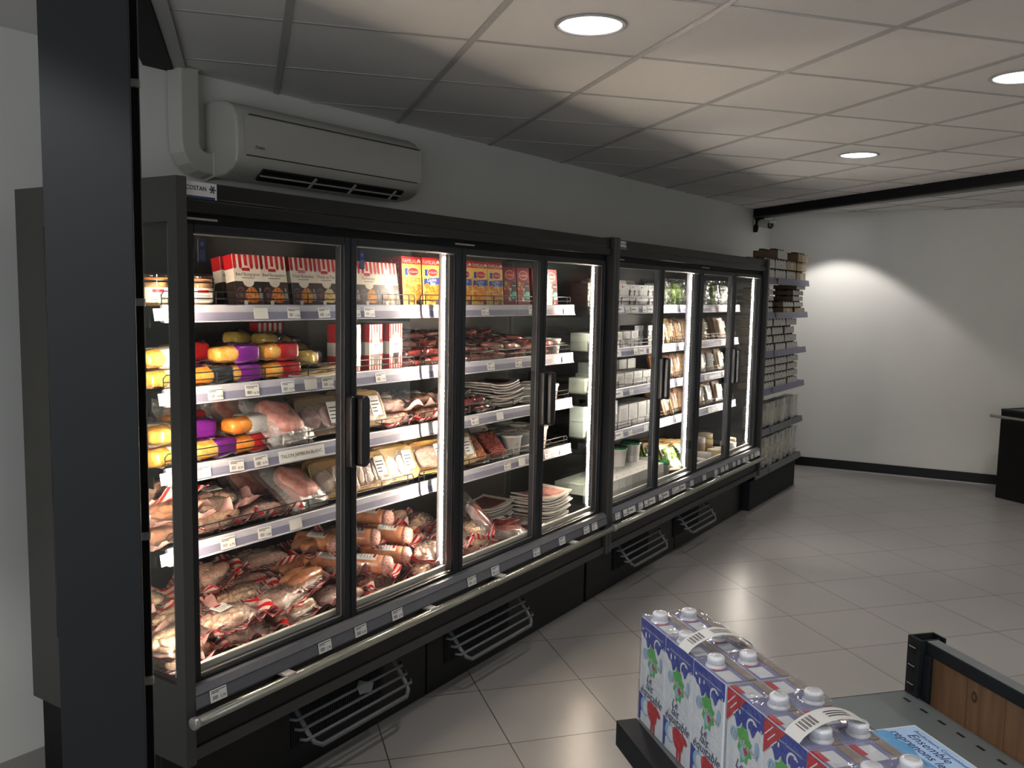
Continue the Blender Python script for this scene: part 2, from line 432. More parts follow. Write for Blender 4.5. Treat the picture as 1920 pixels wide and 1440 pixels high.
struct('wall_far', mb, M['wallfar'])
mb = MB(); n_ = Vector((math.sin(fa), -math.cos(fa), 0))
o_ = (-0.014 * abs(n_.x), 0)
mb.prism([(farp(0)[0] - .016, farp(0)[1]), farp(0), FE, (FE[0] - .016, FE[1])], 0.0, 0.095)
struct('baseboard_far', mb, M['black'], bevel=0.002)
mb = MB(); mb.prism([(farp(0)[0] - .022, farp(0)[1]), farp(0), FE, (FE[0] - .022, FE[1])], 0.0, 0.008)
struct('trim_1', mb, M['alu'])

# ceiling grid of exposed T bars, slightly below the tiles
mb = MB()
g0 = Vector((1.0301, -1.1477))
def gridbar(p0, d, L, w_, th):
    q = Vector((-d.y, d.x)) * w_ / 2
    a = p0 - d * L; b = p0 + d * L
    pts = [tuple(a - q), tuple(b - q), tuple(b + q), tuple(a + q)]
    mb.prism(pts, CEIL - th, CEIL)
for k in range(-8, 10): gridbar(g0 + gB * 0.6 * k, gA, 9, 0.024, 0.004)
for k in range(-12, 9): gridbar(g0 + gA * 0.6 * k, gB, 9, 0.015, 0.003)
M['tbar'] = mat('ceiling_t_bar', (0.46, 0.45, 0.44), 0.5, 0, 0.03)
tb = struct('trim_2', mb, M['tbar'])
# keep the bars inside the room
import bmesh
bm = bmesh.new(); bm.from_mesh(tb.data)
for (pc, pn) in (((0, wally(0), 0), (0.047, 1, 0)), ((farp(0)[0], farp(0)[1], 0), (math.sin(-fa), math.cos(fa), 0)), ((-4.5, 0, 0), (-1, 0, 0)), ((0, -7, 0), (0, -1, 0))):
    bmesh.ops.bisect_plane(bm, geom=bm.verts[:] + bm.edges[:] + bm.faces[:], plane_co=pc, plane_no=pn, clear_outer=True)
bm.to_mesh(tb.data); bm.free()

# roof beam beyond the coolers
b0 = Vector((7.04, 0.905)); bd = Vector((4.982 - 7.022, -1.678 - 0.885)).normalized(); bq = Vector((-bd.y, bd.x))   # bq points to +x side
if bq.x < 0: bq = -bq
def beam(mb_, p, L, wd, z0, z1, off=0.0, m=0):
    a = p + bq * off; b = a + bd * L
    mb_.prism([tuple(a), tuple(b), tuple(b + bq * wd), tuple(a + bq * wd)], z0, z1, m)
bs = b0 + bd * 0.24
mb = MB()
beam(mb, bs, 6.5, 0.012, 2.42, CEIL, 0.045, 0)
beam(mb, bs, 6.5, 0.10, 2.412, 2.424, 0.0, 1)
beam(mb, bs, 6.5, 0.004, 2.424, CEIL, 0.0, 0)
struct('ceiling_beam', mb, [M['steeldark'], mat('beam_underside', (0.05, 0.052, 0.055), 0.4)])
mb = MB()
pb = bs + bd * 0.10 + bq * 0.03
T = Tr(pb.x, pb.y, 2.412) @ Rz(math.atan2(bd.y, bd.x))
mb.prism([(-0.10, 0), (0.10, 0), (0.10, -0.012), (0.03, -0.03), (0.0, -0.13), (-0.045, -0.13), (-0.10, -0.012)], -0.02, 0.02, 0, T @ Rx(PI / 2))
o = mb.build('beam_bracket', M['steeldark'], None, bevel=0.003)
tag(o, 'black steel bracket under the wall end of the dark ceiling beam', 'bracket')

# near beam (flush in the ceiling) and steel column
nb = Vector((0.68, 0.93)); nd = Vector((-math.cos(GA), -math.sin(GA))); nq = Vector((math.sin(GA), -math.cos(GA)))
mb = MB()
a = nb - nq * 0.085; b = nb + nq * 0.018
a2 = a + nd * 0.0
L = 4.0
ya = [a - nd * 0.03, b - nd * 0.0]
mb.prism([tuple(ya[0]), tuple(ya[0] + nd * L), tuple(ya[1] + nd * L), tuple(ya[1])], CEIL - 0.016, CEIL - 0.006)
struct('ceiling_beam_near', mb, M['steeldark'])
mb = MB()
c0 = nb + nq * 0.02
mb.prism([tuple(c0), tuple(c0 + nd * L), tuple(c0 + nd * L + nq * 0.045), tuple(c0 + nq * 0.045)], CEIL - 0.010, CEIL - 0.004)
struct('trim_3', mb, M['tbar'])
# H section column
col = empty('steel_column', (-0.583, -0.595, 0), math.atan2(nd.y, nd.x) + PI / 2)   # local -Y faces the camera
cw = 0.070
mb = MB(); mb.box(-cw, cw, -0.07, -0.058, 0, CEIL); mb.build('front_flange', M['steel'], col, bevel=0.0015)
mb = MB(); mb.box(-0.004, 0.004, -0.058, 0.058, 0, CEIL); mb.build('web', M['steeldark'], col)  # web and rear flange darkened to paint the shade inside the recess
mb = MB(); mb.box(-cw, cw, 0.058, 0.070, 0, CEIL); mb.build('rear_flange', M['steeldark'], col)
mb = MB(); mb.box(cw, cw + 0.0014, 0.061, 0.064, 0, CEIL); tag(mb.build('edge_strip', M['edge'], col), 'pale strip along the edge of the rear flange')
for zz in (2.02, 1.62, 1.17, 0.88):
    mb = MB(); mb.box(cw - 0.03, cw + 0.004, 0.046, 0.058, zz, zz + 0.014)
    mb.box(cw - 0.034, cw - 0.026, 0.03, 0.058, zz + 0.002, zz + 0.012)
    mb.build('clip', M['alu'], col, bevel=0.001)
tag(col, 'anthracite steel column standing in front of the near cooler', 'column', kind='structure')

# downlights
lights = [(1.005, -0.724), (3.96, -0.902), (2.352, -1.819), (6.89, -0.10), (5.35, -2.0), (6.9, -4.3), (3.7, -2.9), (1.0, -2.9), (2.35, -4.1), (5.1, -4.1), (-0.35, -2.9), (-0.35, -4.1), (-1.15, -0.85)]  # last downlight is unseen, added to brighten the milk carton fronts
for k, (x, y) in enumerate(lights):
    e = empty('recessed_downlight', (x, y, CEIL))
    mb = MB(); mb.lathe([(0.098, 0.0), (0.112, -0.001), (0.114, -0.004), (0.108, -0.007), (0.099, -0.006), (0.097, -0.001)], 40, cap=False); mb.build('trim_ring', M['trimw'], e)
    mb = MB(); mb.lathe([(0.0005, -0.0035), (0.05, -0.0032), (0.098, -0.0025)], 40, cap=False); mb.build('diffuser', M['lamp'], e)
    names = ['first round downlight above the near cooler, largest in view', 'small round downlight over the aisle near the dark beam', 'round downlight cut by the picture edge beyond the aisle',
             'round downlight hidden behind the beam by the far wall'] 
    tag(e, names[k] if k < 4 else 'unseen round ceiling downlight assumed out of view behind the camera side', 'downlight', 'round recessed ceiling downlights')
    la = D.lights.new('downlight_lamp', 'SPOT'); la.energy = DOWN_W * (1.75 if k == 3 else 1.75 if k == 12 else 1.0); la.spot_size = rad(104); la.spot_blend = 0.22; la.shadow_soft_size = 0.07
    la.color = (1.0, 0.94, 0.90)
    lo = D.objects.new('downlight_lamp', la); C.objects.link(lo); lo.parent = e; lo.location = (0, 0, -0.012)

# security camera on the left wall beyond the beam
sc_ = empty('security_camera', (6.87, wally(6.87), 2.375))
mb = MB(); mb.lathe([(0.045, 0), (0.045, 0.02), (0.03, 0.028)], 20, T=Rx(PI / 2)); mb.build('mount', M['ac'], sc_)
mb = MB(); mb.tube([(0, -0.02, 0), (0, -0.06, -0.01), (-0.02, -0.09, -0.02)], 0.012); mb.build('arm', M['ac'], sc_)
T = Tr(-0.03, -0.10, -0.02) @ Rz(rad(-32)) @ Rx(rad(100))
mb = MB(); mb.lathe([(0.034, -0.07), (0.036, -0.06), (0.036, 0.09)], 20, T=T); mb.box(-0.04, 0.04, 0.02, 0.042, -0.06, 0.12, 0, T); mb.build('housing', M['ac'], sc_)
mb = MB(); mb.lathe([(0.034, 0.09), (0.034, 0.094), (0.018, 0.094), (0.014, 0.086)], 20, T=T); mb.build('lens', M['black'], sc_)
tag(sc_, 'small white bullet security camera with dark lens on the wall', 'camera')

# ------------------------------------------------------------------ air conditioner and its duct
ac = empty('air_conditioner', (1.37, wally(1.37), 2.095), math.atan2(-0.047, 1))
prof = [(0, 0.02), (0, 0.295), (-0.06, 0.30), (-0.13, 0.292), (-0.175, 0.27), (-0.20, 0.235), (-0.208, 0.17), (-0.208, 0.09), (-0.200, 0.055), (-0.175, 0.03), (-0.13, 0.008), (-0.06, 0.0)]
mb = MB(); mb.prism(prof, -0.535, 0.535, 0, Matrix(((0, 0, 1, 0), (1, 0, 0, 0), (0, 1, 0, 0), (0, 0, 0, 1))), smooth=True)
mb.build('casing', M['ac'], ac, bevel=0.012, seg=3)
mb = MB(); mb.sheet(lambda a, b: (-0.50 + a * 1.03, -0.2085 - 0.005 * math.sin(PI * b), 0.085 + b * 0.15), 1, 6, 0, th=0.0)
mb.build('front_panel', M['ac'], ac)
mb = MB(); mb.box(-0.49, 0.50, -0.2125, -0.207, 0.0815, 0.085); mb.box(-0.47, 0.53, -0.202, -0.196, 0.242, 0.245); mb.build('seam', M['acdark'], ac)
To = Tr(0.0, -0.178, 0.026) @ Rx(rad(-36))
mb = MB(); mb.box(-0.40, 0.42, -0.022, 0.040, -0.006, 0.004, 0, To); mb.build('air_outlet', M['acdark'], ac)
mb = MB(); mb.box(-0.40, 0.42, 0.006, 0.010, -0.012, 0.0, 0, To)
for xx in (-0.13, 0.10, 0.36): mb.box(xx, xx + 0.01, -0.02, 0.04, -0.012, 0.0, 0, To)
mb.build('louvre', M['ac'], ac)
mb = MB(); mb.text('Daikin', 0.018, front(-0.43, -0.2145, 0.118), 0, 0.2); mb.build('lettering', M['ink'], ac)
tag(ac, 'off-white wall air conditioner mounted above the near cooler', 'air conditioner')
mb = MB()
pts = []
X0 = 0.725; zt_ = CEIL - 0.002; zb_ = 2.145; R_ = 0.075
path = [((X0, zt_), 90), ((X0, zb_ + R_), 90)] + [((X0 + R_ - R_ * math.cos(rad(a)), zb_ + R_ - R_ * math.sin(rad(a))), 90 + a) for a in (22, 45, 67, 90)] + [((0.831, zb_), 180)]
ring = []
for (px, pz), ang in path:
    # outward normal in the xz plane
    if ang <= 90: nx, nz = 1, 0
    else:
        t_ = rad(ang - 90); nx, nz = math.cos(t_), math.sin(t_)
    hw = 0.056
    ring.append([(px - nx * hw, -0.008, pz - nz * hw), (px - nx * (hw - .014), -0.066, pz - nz * (hw - .014)), (px + nx * (hw - .014), -0.066, pz + nz * (hw - .014)), (px + nx * hw, -0.008, pz + nz * hw), (px + nx * hw, 0.0, pz + nz * hw), (px - nx * hw, 0.0, pz - nz * hw)])
vs = [v for q in ring for v in q]; n = 6; fs = []
for k in range(len(ring) - 1):
    for i in range(n):
        j = (i + 1) % n
        fs.append((k * n + i, k * n + j, (k + 1) * n + j, (k + 1) * n + i))
fs.append(tuple(range(n))); fs.append(tuple((len(ring) - 1) * n + i for i in range(n))[::-1])
mb.add(vs, fs, 0, False, Tr(0, wally(0.75) - 0.002, 0))
o = mb.build('pipe_duct', M['ac'], None, bevel=0.008, seg=3)
tag(o, 'off-white curved pipe duct from ceiling down to the air conditioner', 'duct')

# ------------------------------------------------------------------ coolers
SHZ = [1.597, 1.352, 1.118, 0.877]         # shelf surfaces
DECK = 0.492
def price_card(mb_, x, z, w_, h_, T=None, blank=False, price=None, seed=0):
    """white card with small print, bar code and price; materials 0 paper, 1 ink; lies on plane y=0 facing -y"""
    T = T or Matrix.Identity(4)
    P = T @ front(x, 0, z)
    mb_.add([(-w_ / 2, -h_ / 2, 0), (w_ / 2, -h_ / 2, 0), (w_ / 2, h_ / 2, 0), (-w_ / 2, h_ / 2, 0), (-w_ / 2, -h_ / 2, -0.0008), (w_ / 2, -h_ / 2, -0.0008), (w_ / 2, h_ / 2, -0.0008), (-w_ / 2, h_ / 2, -0.0008)],
            [(0, 1, 2, 3), (7, 6, 5, 4), (0, 4, 5, 1), (1, 5, 6, 2), (2, 6, 7, 3), (3, 7, 4, 0)], 0, False, P)
    if blank: return
    rr = random.Random(seed)
    for k in range(2):
        y = h_ * (0.36 - 0.13 * k); xx = -w_ * 0.42
        while xx < w_ * (0.38 if k == 0 else 0.0):
            L = w_ * rr.uniform(0.05, 0.13); mb_.add([(xx, y - h_ * .035, .0003), (xx + L, y - h_ * .035, .0003), (xx + L, y + h_ * .035, .0003), (xx, y + h_ * .035, .0003)], [(0, 1, 2, 3)], 1, False, P); xx += L + w_ * 0.015
    xx = -w_ * 0.36
    for k in range(9):
        L = w_ * rr.uniform(0.008, 0.024); mb_.add([(xx, -h_ * .32, .0003), (xx + L, -h_ * .32, .0003), (xx + L, -h_ * .02, .0003), (xx, -h_ * .02, .0003)], [(0, 1, 2, 3)], 1, False, P); xx += L + w_ * 0.02
    if price: mb_.text(price, h_ * 0.34, P @ Tr(w_ * 0.27, -h_ * 0.24, .0003), 1)

def big_card(mb_, x, z, w_, h_, T=None, seed=0):
    """long white card with an oval arrow badge"""
    P = (T or Matrix.Identity(4)) @ front(x, 0, z)
    mb_.add(flat([(-w_ / 2, -h_ / 2), (w_ / 2, -h_ / 2), (w_ / 2, h_ / 2), (-w_ / 2, h_ / 2)]), [(0, 1, 2, 3)], 0, False, P)
    cx = -w_ * 0.12
    mb_.poly(flat(ell(cx, 0, h_ * .34, h_ * .46), .0003), 1, P)
    mb_.poly(flat(ell(cx, 0, h_ * .26, h_ * .36), .0005), 0, P)
    mb_.poly(flat([(cx - h_ * .08, -h_ * .26), (cx + h_ * .08, -h_ * .26), (cx + h_ * .08, 0), (cx + h_ * .2, 0), (cx, h_ * .3), (cx - h_ * .2, 0), (cx - h_ * .08, 0)], .0007), 1, P)
    for k in range(4):
        xx = cx + h_ * .5 + k * w_ * 0.08
        mb_.add(flat([(xx, -h_ * .1), (xx + w_ * .055, -h_ * .1), (xx + w_ * .055, h_ * .14), (xx, h_ * .14)], .0003), [(0, 1, 2, 3)], 1, False, P)
    for k in range(3):
        xx = -w_ * 0.45 + k * w_ * .07
        mb_.add(flat([(xx, -h_ * .3), (xx + w_ * .045, -h_ * .3), (xx + w_ * .045, -h_ * .12), (xx, -h_ * .12)], .0003), [(0, 1, 2, 3)], 1, False, P)

def fence(mb_, x0, x1, y, z, h_=0.042):
    r_ = 0.0021
    zt = z + h_
    mb_.tube([(x0, y, z - 0.004), (x0, y, zt - 0.01), (x0 + 0.01, y, zt), (x1 - 0.01, y, zt), (x1, y, zt - 0.01), (x1, y, z - 0.004)], r_, 6)
    mb_.tube([(x0, y, z + h_ * .5), (x1, y, z + h_ * .5)], r_, 6)
    mb_.tube([(x0, y, z + 0.001), (x1, y, z + 0.001)], r_, 6)
    xs = [x0 + 0.035]
    n = max(2, int((x1 - x0) / 0.17))
    xs += [x0 + (x1 - x0) * k / n for k in range(1, n)] + [x1 - 0.035]
    for x in xs: mb_.tube([(x, y, z - 0.004), (x, y, zt)], r_, 6)

def cooler(label, x0, doors, lab, tags, lowtags, grilles, ledm, bigs=(), lowbigs=()):
    """x0 outer left side; doors: five stile boundaries"""
    c = empty('refrigerated_display_cooler', (x0, 0, 0))
    d = [v - x0 for v in doors]
    Wd = d[4] + 0.038 - 0.0
    th = 0.033
    # side panels with glazed windows
    for sx, nm in ((0.0, 'near'), (Wd - th, 'far')):
        mb = MB()
        y0, y1, z0, z1 = -0.045, 0.755, 0.30, 1.952
        wy0, wy1, wz0, wz1 = -0.006, 0.60, 0.535, 1.832
        mb.box(sx, sx + th, y0, wy0, z0, z1); mb.box(sx, sx + th, wy1, y1, z0, z1)
        mb.box(sx, sx + th, wy0, wy1, wz1, z1); mb.box(sx, sx + th, wy0, wy1, z0, wz0)
        sp = mb.build('side_panel', M['panel'], c)
        mb = MB()
        for xg in (sx + .008, sx + .026): mb.add([(xg, wy0, wz0), (xg, wy1, wz0), (xg, wy1, wz1), (xg, wy0, wz1)], [(0, 1, 2, 3)])
        tag(mb.build('side_glass', M['endglass'], sp), 'clear double pane in the side panel')
    # body
    mb = MB(); mb.box(th, Wd - th, 0.60, 0.75, 0.30, 1.945); mb.build('back_panel', M['back'], c)
    mb = MB(); mb.box(th, Wd - th, -0.012, 0.60, 1.858, 1.905); mb.build('ceiling_panel', M['blackmat'], c)
    mb = MB()
    mb.prism([(-0.035, 1.86), (-0.035, 1.895), (-0.028, 1.90), (-0.028, 1.945), (0.60, 1.945), (0.60, 1.905), (-0.012, 1.905), (-0.012, 1.86)], th, Wd - th, 0, Matrix(((0, 0, 1, 0), (1, 0, 0, 0), (0, 1, 0, 0), (0, 0, 0, 1))))
    hd = mb.build('header', M['black'], c, bevel=0.003)
    mb = MB(); mb.box(th, Wd - th, -0.004, 0.03, 1.832, 1.858); mb.build('top_track', M['blackmat'], c)
    mb = MB()
    for k in range(2):
        mb = MB(); mb.box(th + .002 + k * 1.25, th + 0.13 + k * 1.25, -0.0065, -0.0045, 1.843, 1.849); mb.build('track_clip', M['alu'], c)
    if lab:
        mb = MB()
        Lw, Lh = 0.105, 0.052
        mb.box(-Lw / 2, Lw / 2, -0.001, 0, -Lh / 2, Lh / 2, 0)
        mb.text('COSTAN', 0.042, front(-0.016, -0.0014, 0.008), 1, 0, 0.066); mb.text('COSTAN', 0.042, front(-0.0155, -0.0014, 0.0085), 1, 0, 0.066)
        for k in range(3):
            a_ = PI * k / 3
            mb.box(-0.011, 0.011, -0.0003, 0.0003, -0.0012, 0.0012, 1, Tr(0.038, -0.0014, 0.009) @ Ry(a_))
        for k in range(6):
            a_ = PI * k / 3; mb.box(-0.004, 0.004, -0.0003, 0.0003, -0.0009, 0.0009, 1, Tr(0.038 + 0.008 * math.cos(a_), -0.0014, 0.009 + 0.008 * math.sin(a_)) @ Ry(-a_ + 0.9))
        mb.box(-0.046, 0.046, -0.0016, -0.001, -0.021, -0.012, 1)
        s_ = 1.0 if lab == 1 else 0.8
        for v in mb.v: v.x = v.x * s_ + th + 0.058; v.z = v.z * s_ + 1.918; v.y -= 0.0285
        tag(mb.build('maker_sticker', [M['white'], M['navy']], hd), 'white sticker with dark blue lettering and snowflake')
    # floor deck and its sill
    mb = MB(); mb.box(th, Wd - th, 0.035, 0.60, 0.35, DECK)
    dk = mb.build('deck', M['shelf'], c)
    mb = MB()
    k = 0
    xx = th + .02
    while xx < Wd - th - .03:
        mb.box(xx, xx + 0.007, 0.055, 0.13, DECK, DECK + 0.004); xx += 0.014
    mb.build('deck_grille', M['wire'], dk)
    mb = MB(); mb.box(th, Wd - th, 0.032, 0.047, DECK, 0.553); mb.box(th, Wd - th, 0.047, 0.052, DECK, 0.535)
    tag(mb.build('sill', M['sill'], dk, bevel=0.003), 'cream sill along the deck')
    # lower front
    mb = MB()
    mb.box(th, Wd - th, -0.010, 0.035, 0.30, 0.50)
    lp = mb.build('lower_front', M['black'], c)
    mb = MB()
    mb.prism([(-0.012, 0.463), (-0.050, 0.462), (-0.052, 0.468), (-0.044, 0.500), (-0.048, 0.505), (-0.034, 0.524), (-0.012, 0.524)], th, Wd - th, 0, Matrix(((0, 0, 1, 0), (1, 0, 0, 0), (0, 1, 0, 0), (0, 0, 0, 1))))
    band = mb.build('lower_price_rail', M['rail'], c)
    mb = MB(); mb.box(th, Wd - th, -0.038, 0.0, 0.306, 0.343); mb.build('grey_strip', M['panel'], c, bevel=0.002)
    mb = MB(); mb.box(th, Wd - th, -0.030, -0.010, 0.343, 0.455); mb.build('black_fascia', M['black'], c)
    Tt = Tr(0, -0.0495, 0) @ Rx(rad(-13))
    for i, (x, pr) in enumerate(lowtags):
        mb = MB()
        price_card(mb, 0, 0, 0.058, 0.036, Tr(x - x0, -0.0515, 0.484) @ Rx(rad(-10)), pr is None and i % 3 == 2, pr, i * 7 + 3)
        mb.build('price_tag', [M['white'], M['ink']], band)
    for i, x in enumerate(lowbigs):
        mb = MB(); big_card(mb, x - x0, 0, 0.15, 0.036, Tr(0, -0.0525, 0.484) @ Rx(rad(-10))); mb.build('price_tag', [M['white'], M['ink']], band)
    # bumper
    mb = MB(); mb.tube([(0.014, -0.075, 0.442), (Wd - 0.012, -0.075, 0.442)], 0.0155, 14)
    bu = mb.build('bumper_rail', M['bumper'], c)
    for xa in (-.002, Wd - .013):
        mb = MB(); mb.tube([(xa, -0.075, 0.442), (xa + .016, -0.075, 0.442)], 0.0185, 14); mb.build('end_cap', M['alu'], bu, bevel=0.003)
    for xx in (0.36, 1.08, 1.56, 2.20):
        mb = MB(); mb.box(xx - .018, xx + .018, -0.082, -0.028, 0.452, 0.462); mb.box(xx - .014, xx + .014, -0.066, -0.028, 0.418, 0.430); mb.build('bumper_bracket', M['trimw'], bu, bevel=0.002)
    # base
    mb = MB(); mb.box(0.012, Wd - 0.012, 0.095, 0.72, 0.0, 0.305); ba = mb.build('base', M['blackmat'], c)
    mb = MB(); mb.box(0.012, Wd * .475, 0.088, 0.095, 0.006, 0.30); mb.box(Wd * .48, Wd - 0.012, 0.088, 0.095, 0.006, 0.30); mb.build('kick_panel', M['black'], ba)
    for gi, (g0_, g1_) in enumerate(grilles):
        a_, b_ = g0_ - x0, g1_ - x0
        gp = lambda x, s_: (x, 0.080 - 0.125 * s_, 0.290 - 0.145 * s_)     # the grille leans out at its foot
        mb = MB()
        mb.tube([gp(a_ + 0.03, 0), gp(a_ + 0.03, .72), gp(a_ + 0.036, .90), gp(a_ + 0.06, 1), gp(b_ - 0.06, 1), gp(b_ - 0.036, .90), gp(b_ - 0.03, .72), gp(b_ - 0.03, 0)], 0.009, 8)
        for k in range(4):
            s_ = .22 + k * .19
            x_, y_, z_ = gp(0, s_)
            mb.tube([(a_ - .005, y_ + .012, z_ + .004), (a_ + 0.008, y_ - .006, z_), (b_ - 0.008, y_ - .006, z_), (b_ + .005, y_ + .012, z_ + .004)], 0.006, 8)
        zb0 = .085
        gr = mb.build('vent_grille', M['grille'], ba)
        mb = MB(); mb.box(a_ + .045, b_ - .045, 0.0835, 0.0878, zb0 + .01, 0.285, 0)
        xx = a_ + .05
        while xx < b_ - .055: mb.box(xx, xx + .004, 0.079, 0.0836, zb0 + .015, 0.28, 1); xx += 0.011
        mb.build('vent_mesh', [M['hole'], M['frame']], gr)
        if lab == 1 and gi == 0:
            mb = MB(); mb.poly([(a_ + .29 + px_, .080 - .125 * s_ - .017, .290 - .145 * s_) for px_, s_ in ((0, .50), (.055, .55), (.085, .42), (.03, .26), (.005, .34))]); mb.build('torn_sticker', M['grille'], gr)
    # inner post with LED tape
    zs0, zs1 = 0.556, 1.80
    for xx, kind in ((d[0] + 0.004, 'l'), (d[2], 'm'), (d[4] - 0.002, 'r')):
        mb = MB()
        if kind == 'm': mb.box(xx - 0.022, xx + 0.022, 0.034, 0.085, 0.50, 1.832); lx = xx - 0.028
        elif kind == 'l': mb.box(xx, xx + 0.012, 0.034, 0.07, 0.50, 1.832); lx = xx + 0.014
        else: mb.box(xx - 0.020, xx, 0.034, 0.07, 0.50, 1.832); lx = xx - 0.026
        po = mb.build('inner_post', M['rail'], c, bevel=0.002)
        mb = MB(); mb.box(lx, lx + 0.008, 0.048, 0.056, zs0, zs1, 0)
        for q in range(6): mb.m[q] = 1
        mb.m[4 if kind != 'l' else 5] = 0; mb.m[3] = 0
        if kind == 'm': mb.box(xx + 0.0225, xx + 0.0265, 0.062, 0.068, zs0, zs1, 0)
        mb.build('led_strip', [ledm, M['trimw']], po)
    # shelves
    segs = [(0.082 - 0.0, 1.247), (1.262, Wd - 0.105)]
    for si, z in enumerate(SHZ):
        for sg, (a_, b_) in enumerate(segs):
            mb = MB(); mb.box(a_, b_, 0.150, 0.56, z - 0.022, z)
            mb.box(a_, a_ + 0.003, 0.2, 0.59, z - 0.06, z - 0.02); mb.box(b_ - .003, b_, 0.2, 0.59, z - 0.06, z - 0.02)
            sh = mb.build('shelf', M['shelf'], c)
            mb = MB()
            PR = Matrix(((0, 0, 1, 0), (1, 0, 0, 0), (0, 1, 0, 0), (0, 0, 0, 1)))
            mb.prism([(0.150, z - 0.040), (0.150, z + 0.006), (0.141, z + 0.009), (0.138, z + 0.006), (0.138, z - 0.012), (0.134, z - 0.038), (0.130, z - 0.040), (0.130, z - 0.043), (0.140, z - 0.043)], a_, b_, 0, PR)
            mb.poly([(a_ + .004, 0.1375, z - 0.014), (a_ + .004, 0.1335, z - 0.0375), (b_ - .004, 0.1335, z - 0.0375), (b_ - .004, 0.1375, z - 0.014)], 1)
            pr_ = mb.build('price_rail', [M['pricerail'], M['priceblue']], sh)
            mb = MB(); fence(mb, a_ + 0.01, b_ - 0.01, 0.156, z + 0.006); mb.build('wire_fence', M['wire'], sh)
            for i, (x, pr) in enumerate(tags[si]):
                xl = x - x0
                if a_ - .02 < xl < b_ + .01:
                    mb = MB(); Tc = Tr(xl, 0.1325, z - 0.0185) @ Rx(rad(-9)) @ Ry(rad((i % 3 - 1) * 2.0))
                    if pr == 'NAME':
                        P = Tc @ front(0, 0, 0)
                        mb.add(flat([(-.105, -.021), (.105, -.021), (.105, .019), (-.105, .019)]), [(0, 1, 2, 3)], 0, False, P)
                        mb.text('TALON JAMBON BLANC', 0.02, P @ Tr(0, -.001, .0004), 1, 0, 0.19)
                    elif pr == 'BIG': big_card(mb, 0, 0, 0.17, 0.036, Tc)
                    else: price_card(mb, 0, 0, 0.056, 0.035, Tc, pr is None, pr, si * 31 + i)
                    mb.build('price_tag', [M['white'], M['ink']], pr_)
    # doors
    for k in range(4):
        a_, b_ = d[k] + 0.0015, d[k + 1] - 0.0015
        mb = MB(); w_ = 0.029
        mb.box(a_, a_ + w_, -0.014, 0.030, 0.505, 1.832); mb.box(b_ - w_, b_, -0.014, 0.030, 0.505, 1.832)
        mb.box(a_ + w_, b_ - w_, -0.014, 0.030, 1.806, 1.832); mb.box(a_ + w_, b_ - w_, -0.014, 0.030, 0.505, 0.536)
        dr = mb.build('door', M['frame'], c, bevel=0.004, seg=2)
        mb = MB()
        mb.add([(a_ + w_, -.002, .536), (b_ - w_, -.002, .536), (b_ - w_, -.002, 1.806), (a_ + w_, -.002, 1.806)], [(0, 1, 2, 3)]); mb.build('door_glass', M['glass'], dr)
        mb = MB(); g_ = 0.004
        mb.box(a_ + w_, a_ + w_ + .002, 0.001, 0.004, 0.536, 1.806); mb.box(b_ - w_ - .002, b_ - w_, 0.001, 0.004, 0.536, 1.806)
        mb.box(a_ + w_, b_ - w_, 0.001, 0.012, 1.803, 1.806); mb.box(a_ + w_, b_ - w_, 0.001, 0.008, 0.536, 0.539)
        mb.m[0:12] = [1] * 12; mb.build('glass_spacer', [M['alu'], M['rail']], dr)
        hx = b_ - 0.017 if k % 2 == 0 else a_ + 0.018
        hw, hd_ = (0.010, 0.030) if k % 2 == 0 else (0.021, 0.052)
        mb = MB(); mb.prism(rrect(0.245, 2 * hw, hw * .95, 5), -hd_, 0.0, 0, Tr(hx, -0.014, 1.182) @ Matrix(((0, 1, 0, 0), (0, 0, 1, 0), (1, 0, 0, 0), (0, 0, 0, 1))), smooth=True)
        mb.build('door_handle', M['handle'], dr, bevel=0.005, seg=3)
        if k < 2 and lab == 1:
            mb = MB(); xx = a_ + w_ + 0.02; mb.box(xx, xx + .026, -0.0045, -0.0037, 1.73, 1.79, 0)
            mb.poly([(xx + .013 + .007 * math.cos(t_ * PI / 5), -0.0048, 1.778 + .007 * math.sin(t_ * PI / 5)) for t_ in range(10)], 1)
            for q in range(4): mb.box(xx + .006 + q * .0045, xx + .008 + q * .0045, -0.0048, -0.0046, 1.735, 1.762, 1)
            mb.build('door_sticker', [M['navy'], M['rail']], dr)
    tag(c, label, 'cooler')
    return c

t1 = [[(0.065, '4,90'), (0.427, None), (0.566, '5,90'), (0.706, '5,40'), (0.860, '5,40'), (0.937, '6,50'), (1.423, '4,20'), (1.682, '3,90'), (2.072, '3,90'), (2.404, None)],
      [(0.075, '8,90'), (0.245, '14,90'), (0.387, '16,90'), (0.538, '16,90'), (0.642, None), (0.723, '13,90'), (1.0, '7,90'), (1.734, '8,90'), (1.963, '8,90'), (2.40, None)],
      [(0.075, '9,90'), (0.195, '8,90'), (0.322, '8,90'), (0.421, '8,90'), (0.60, 'NAME'), (1.324, None), (1.617, '7,90'), (1.814, None), (2.12, '8,90')],
      [(0.07, '8,90'), (0.284, '6,90'), (0.433, '9,80'), (0.569, None), (1.884, '5,90'), (2.009, None), (2.25, '4,90'), (2.40, None)]]
cooler('near four-door glass-fronted cooler stocked with meats, handles paired at the middle doors', -0.012, [0.035, 0.684, 1.31, 1.935, 2.56], 1, t1,
       [(0.094, '5,90'), (0.522, '7,90'), (0.694, '8,90'), (0.888, '6,90'), (1.354, '5,90'), (1.524, '4,90'), (1.86, '6,90'), (2.094, '4,50'), (2.339, '3,90'), (2.425, None)],
       [(0.455, 1.01), (1.31, 1.89)], M['led'])
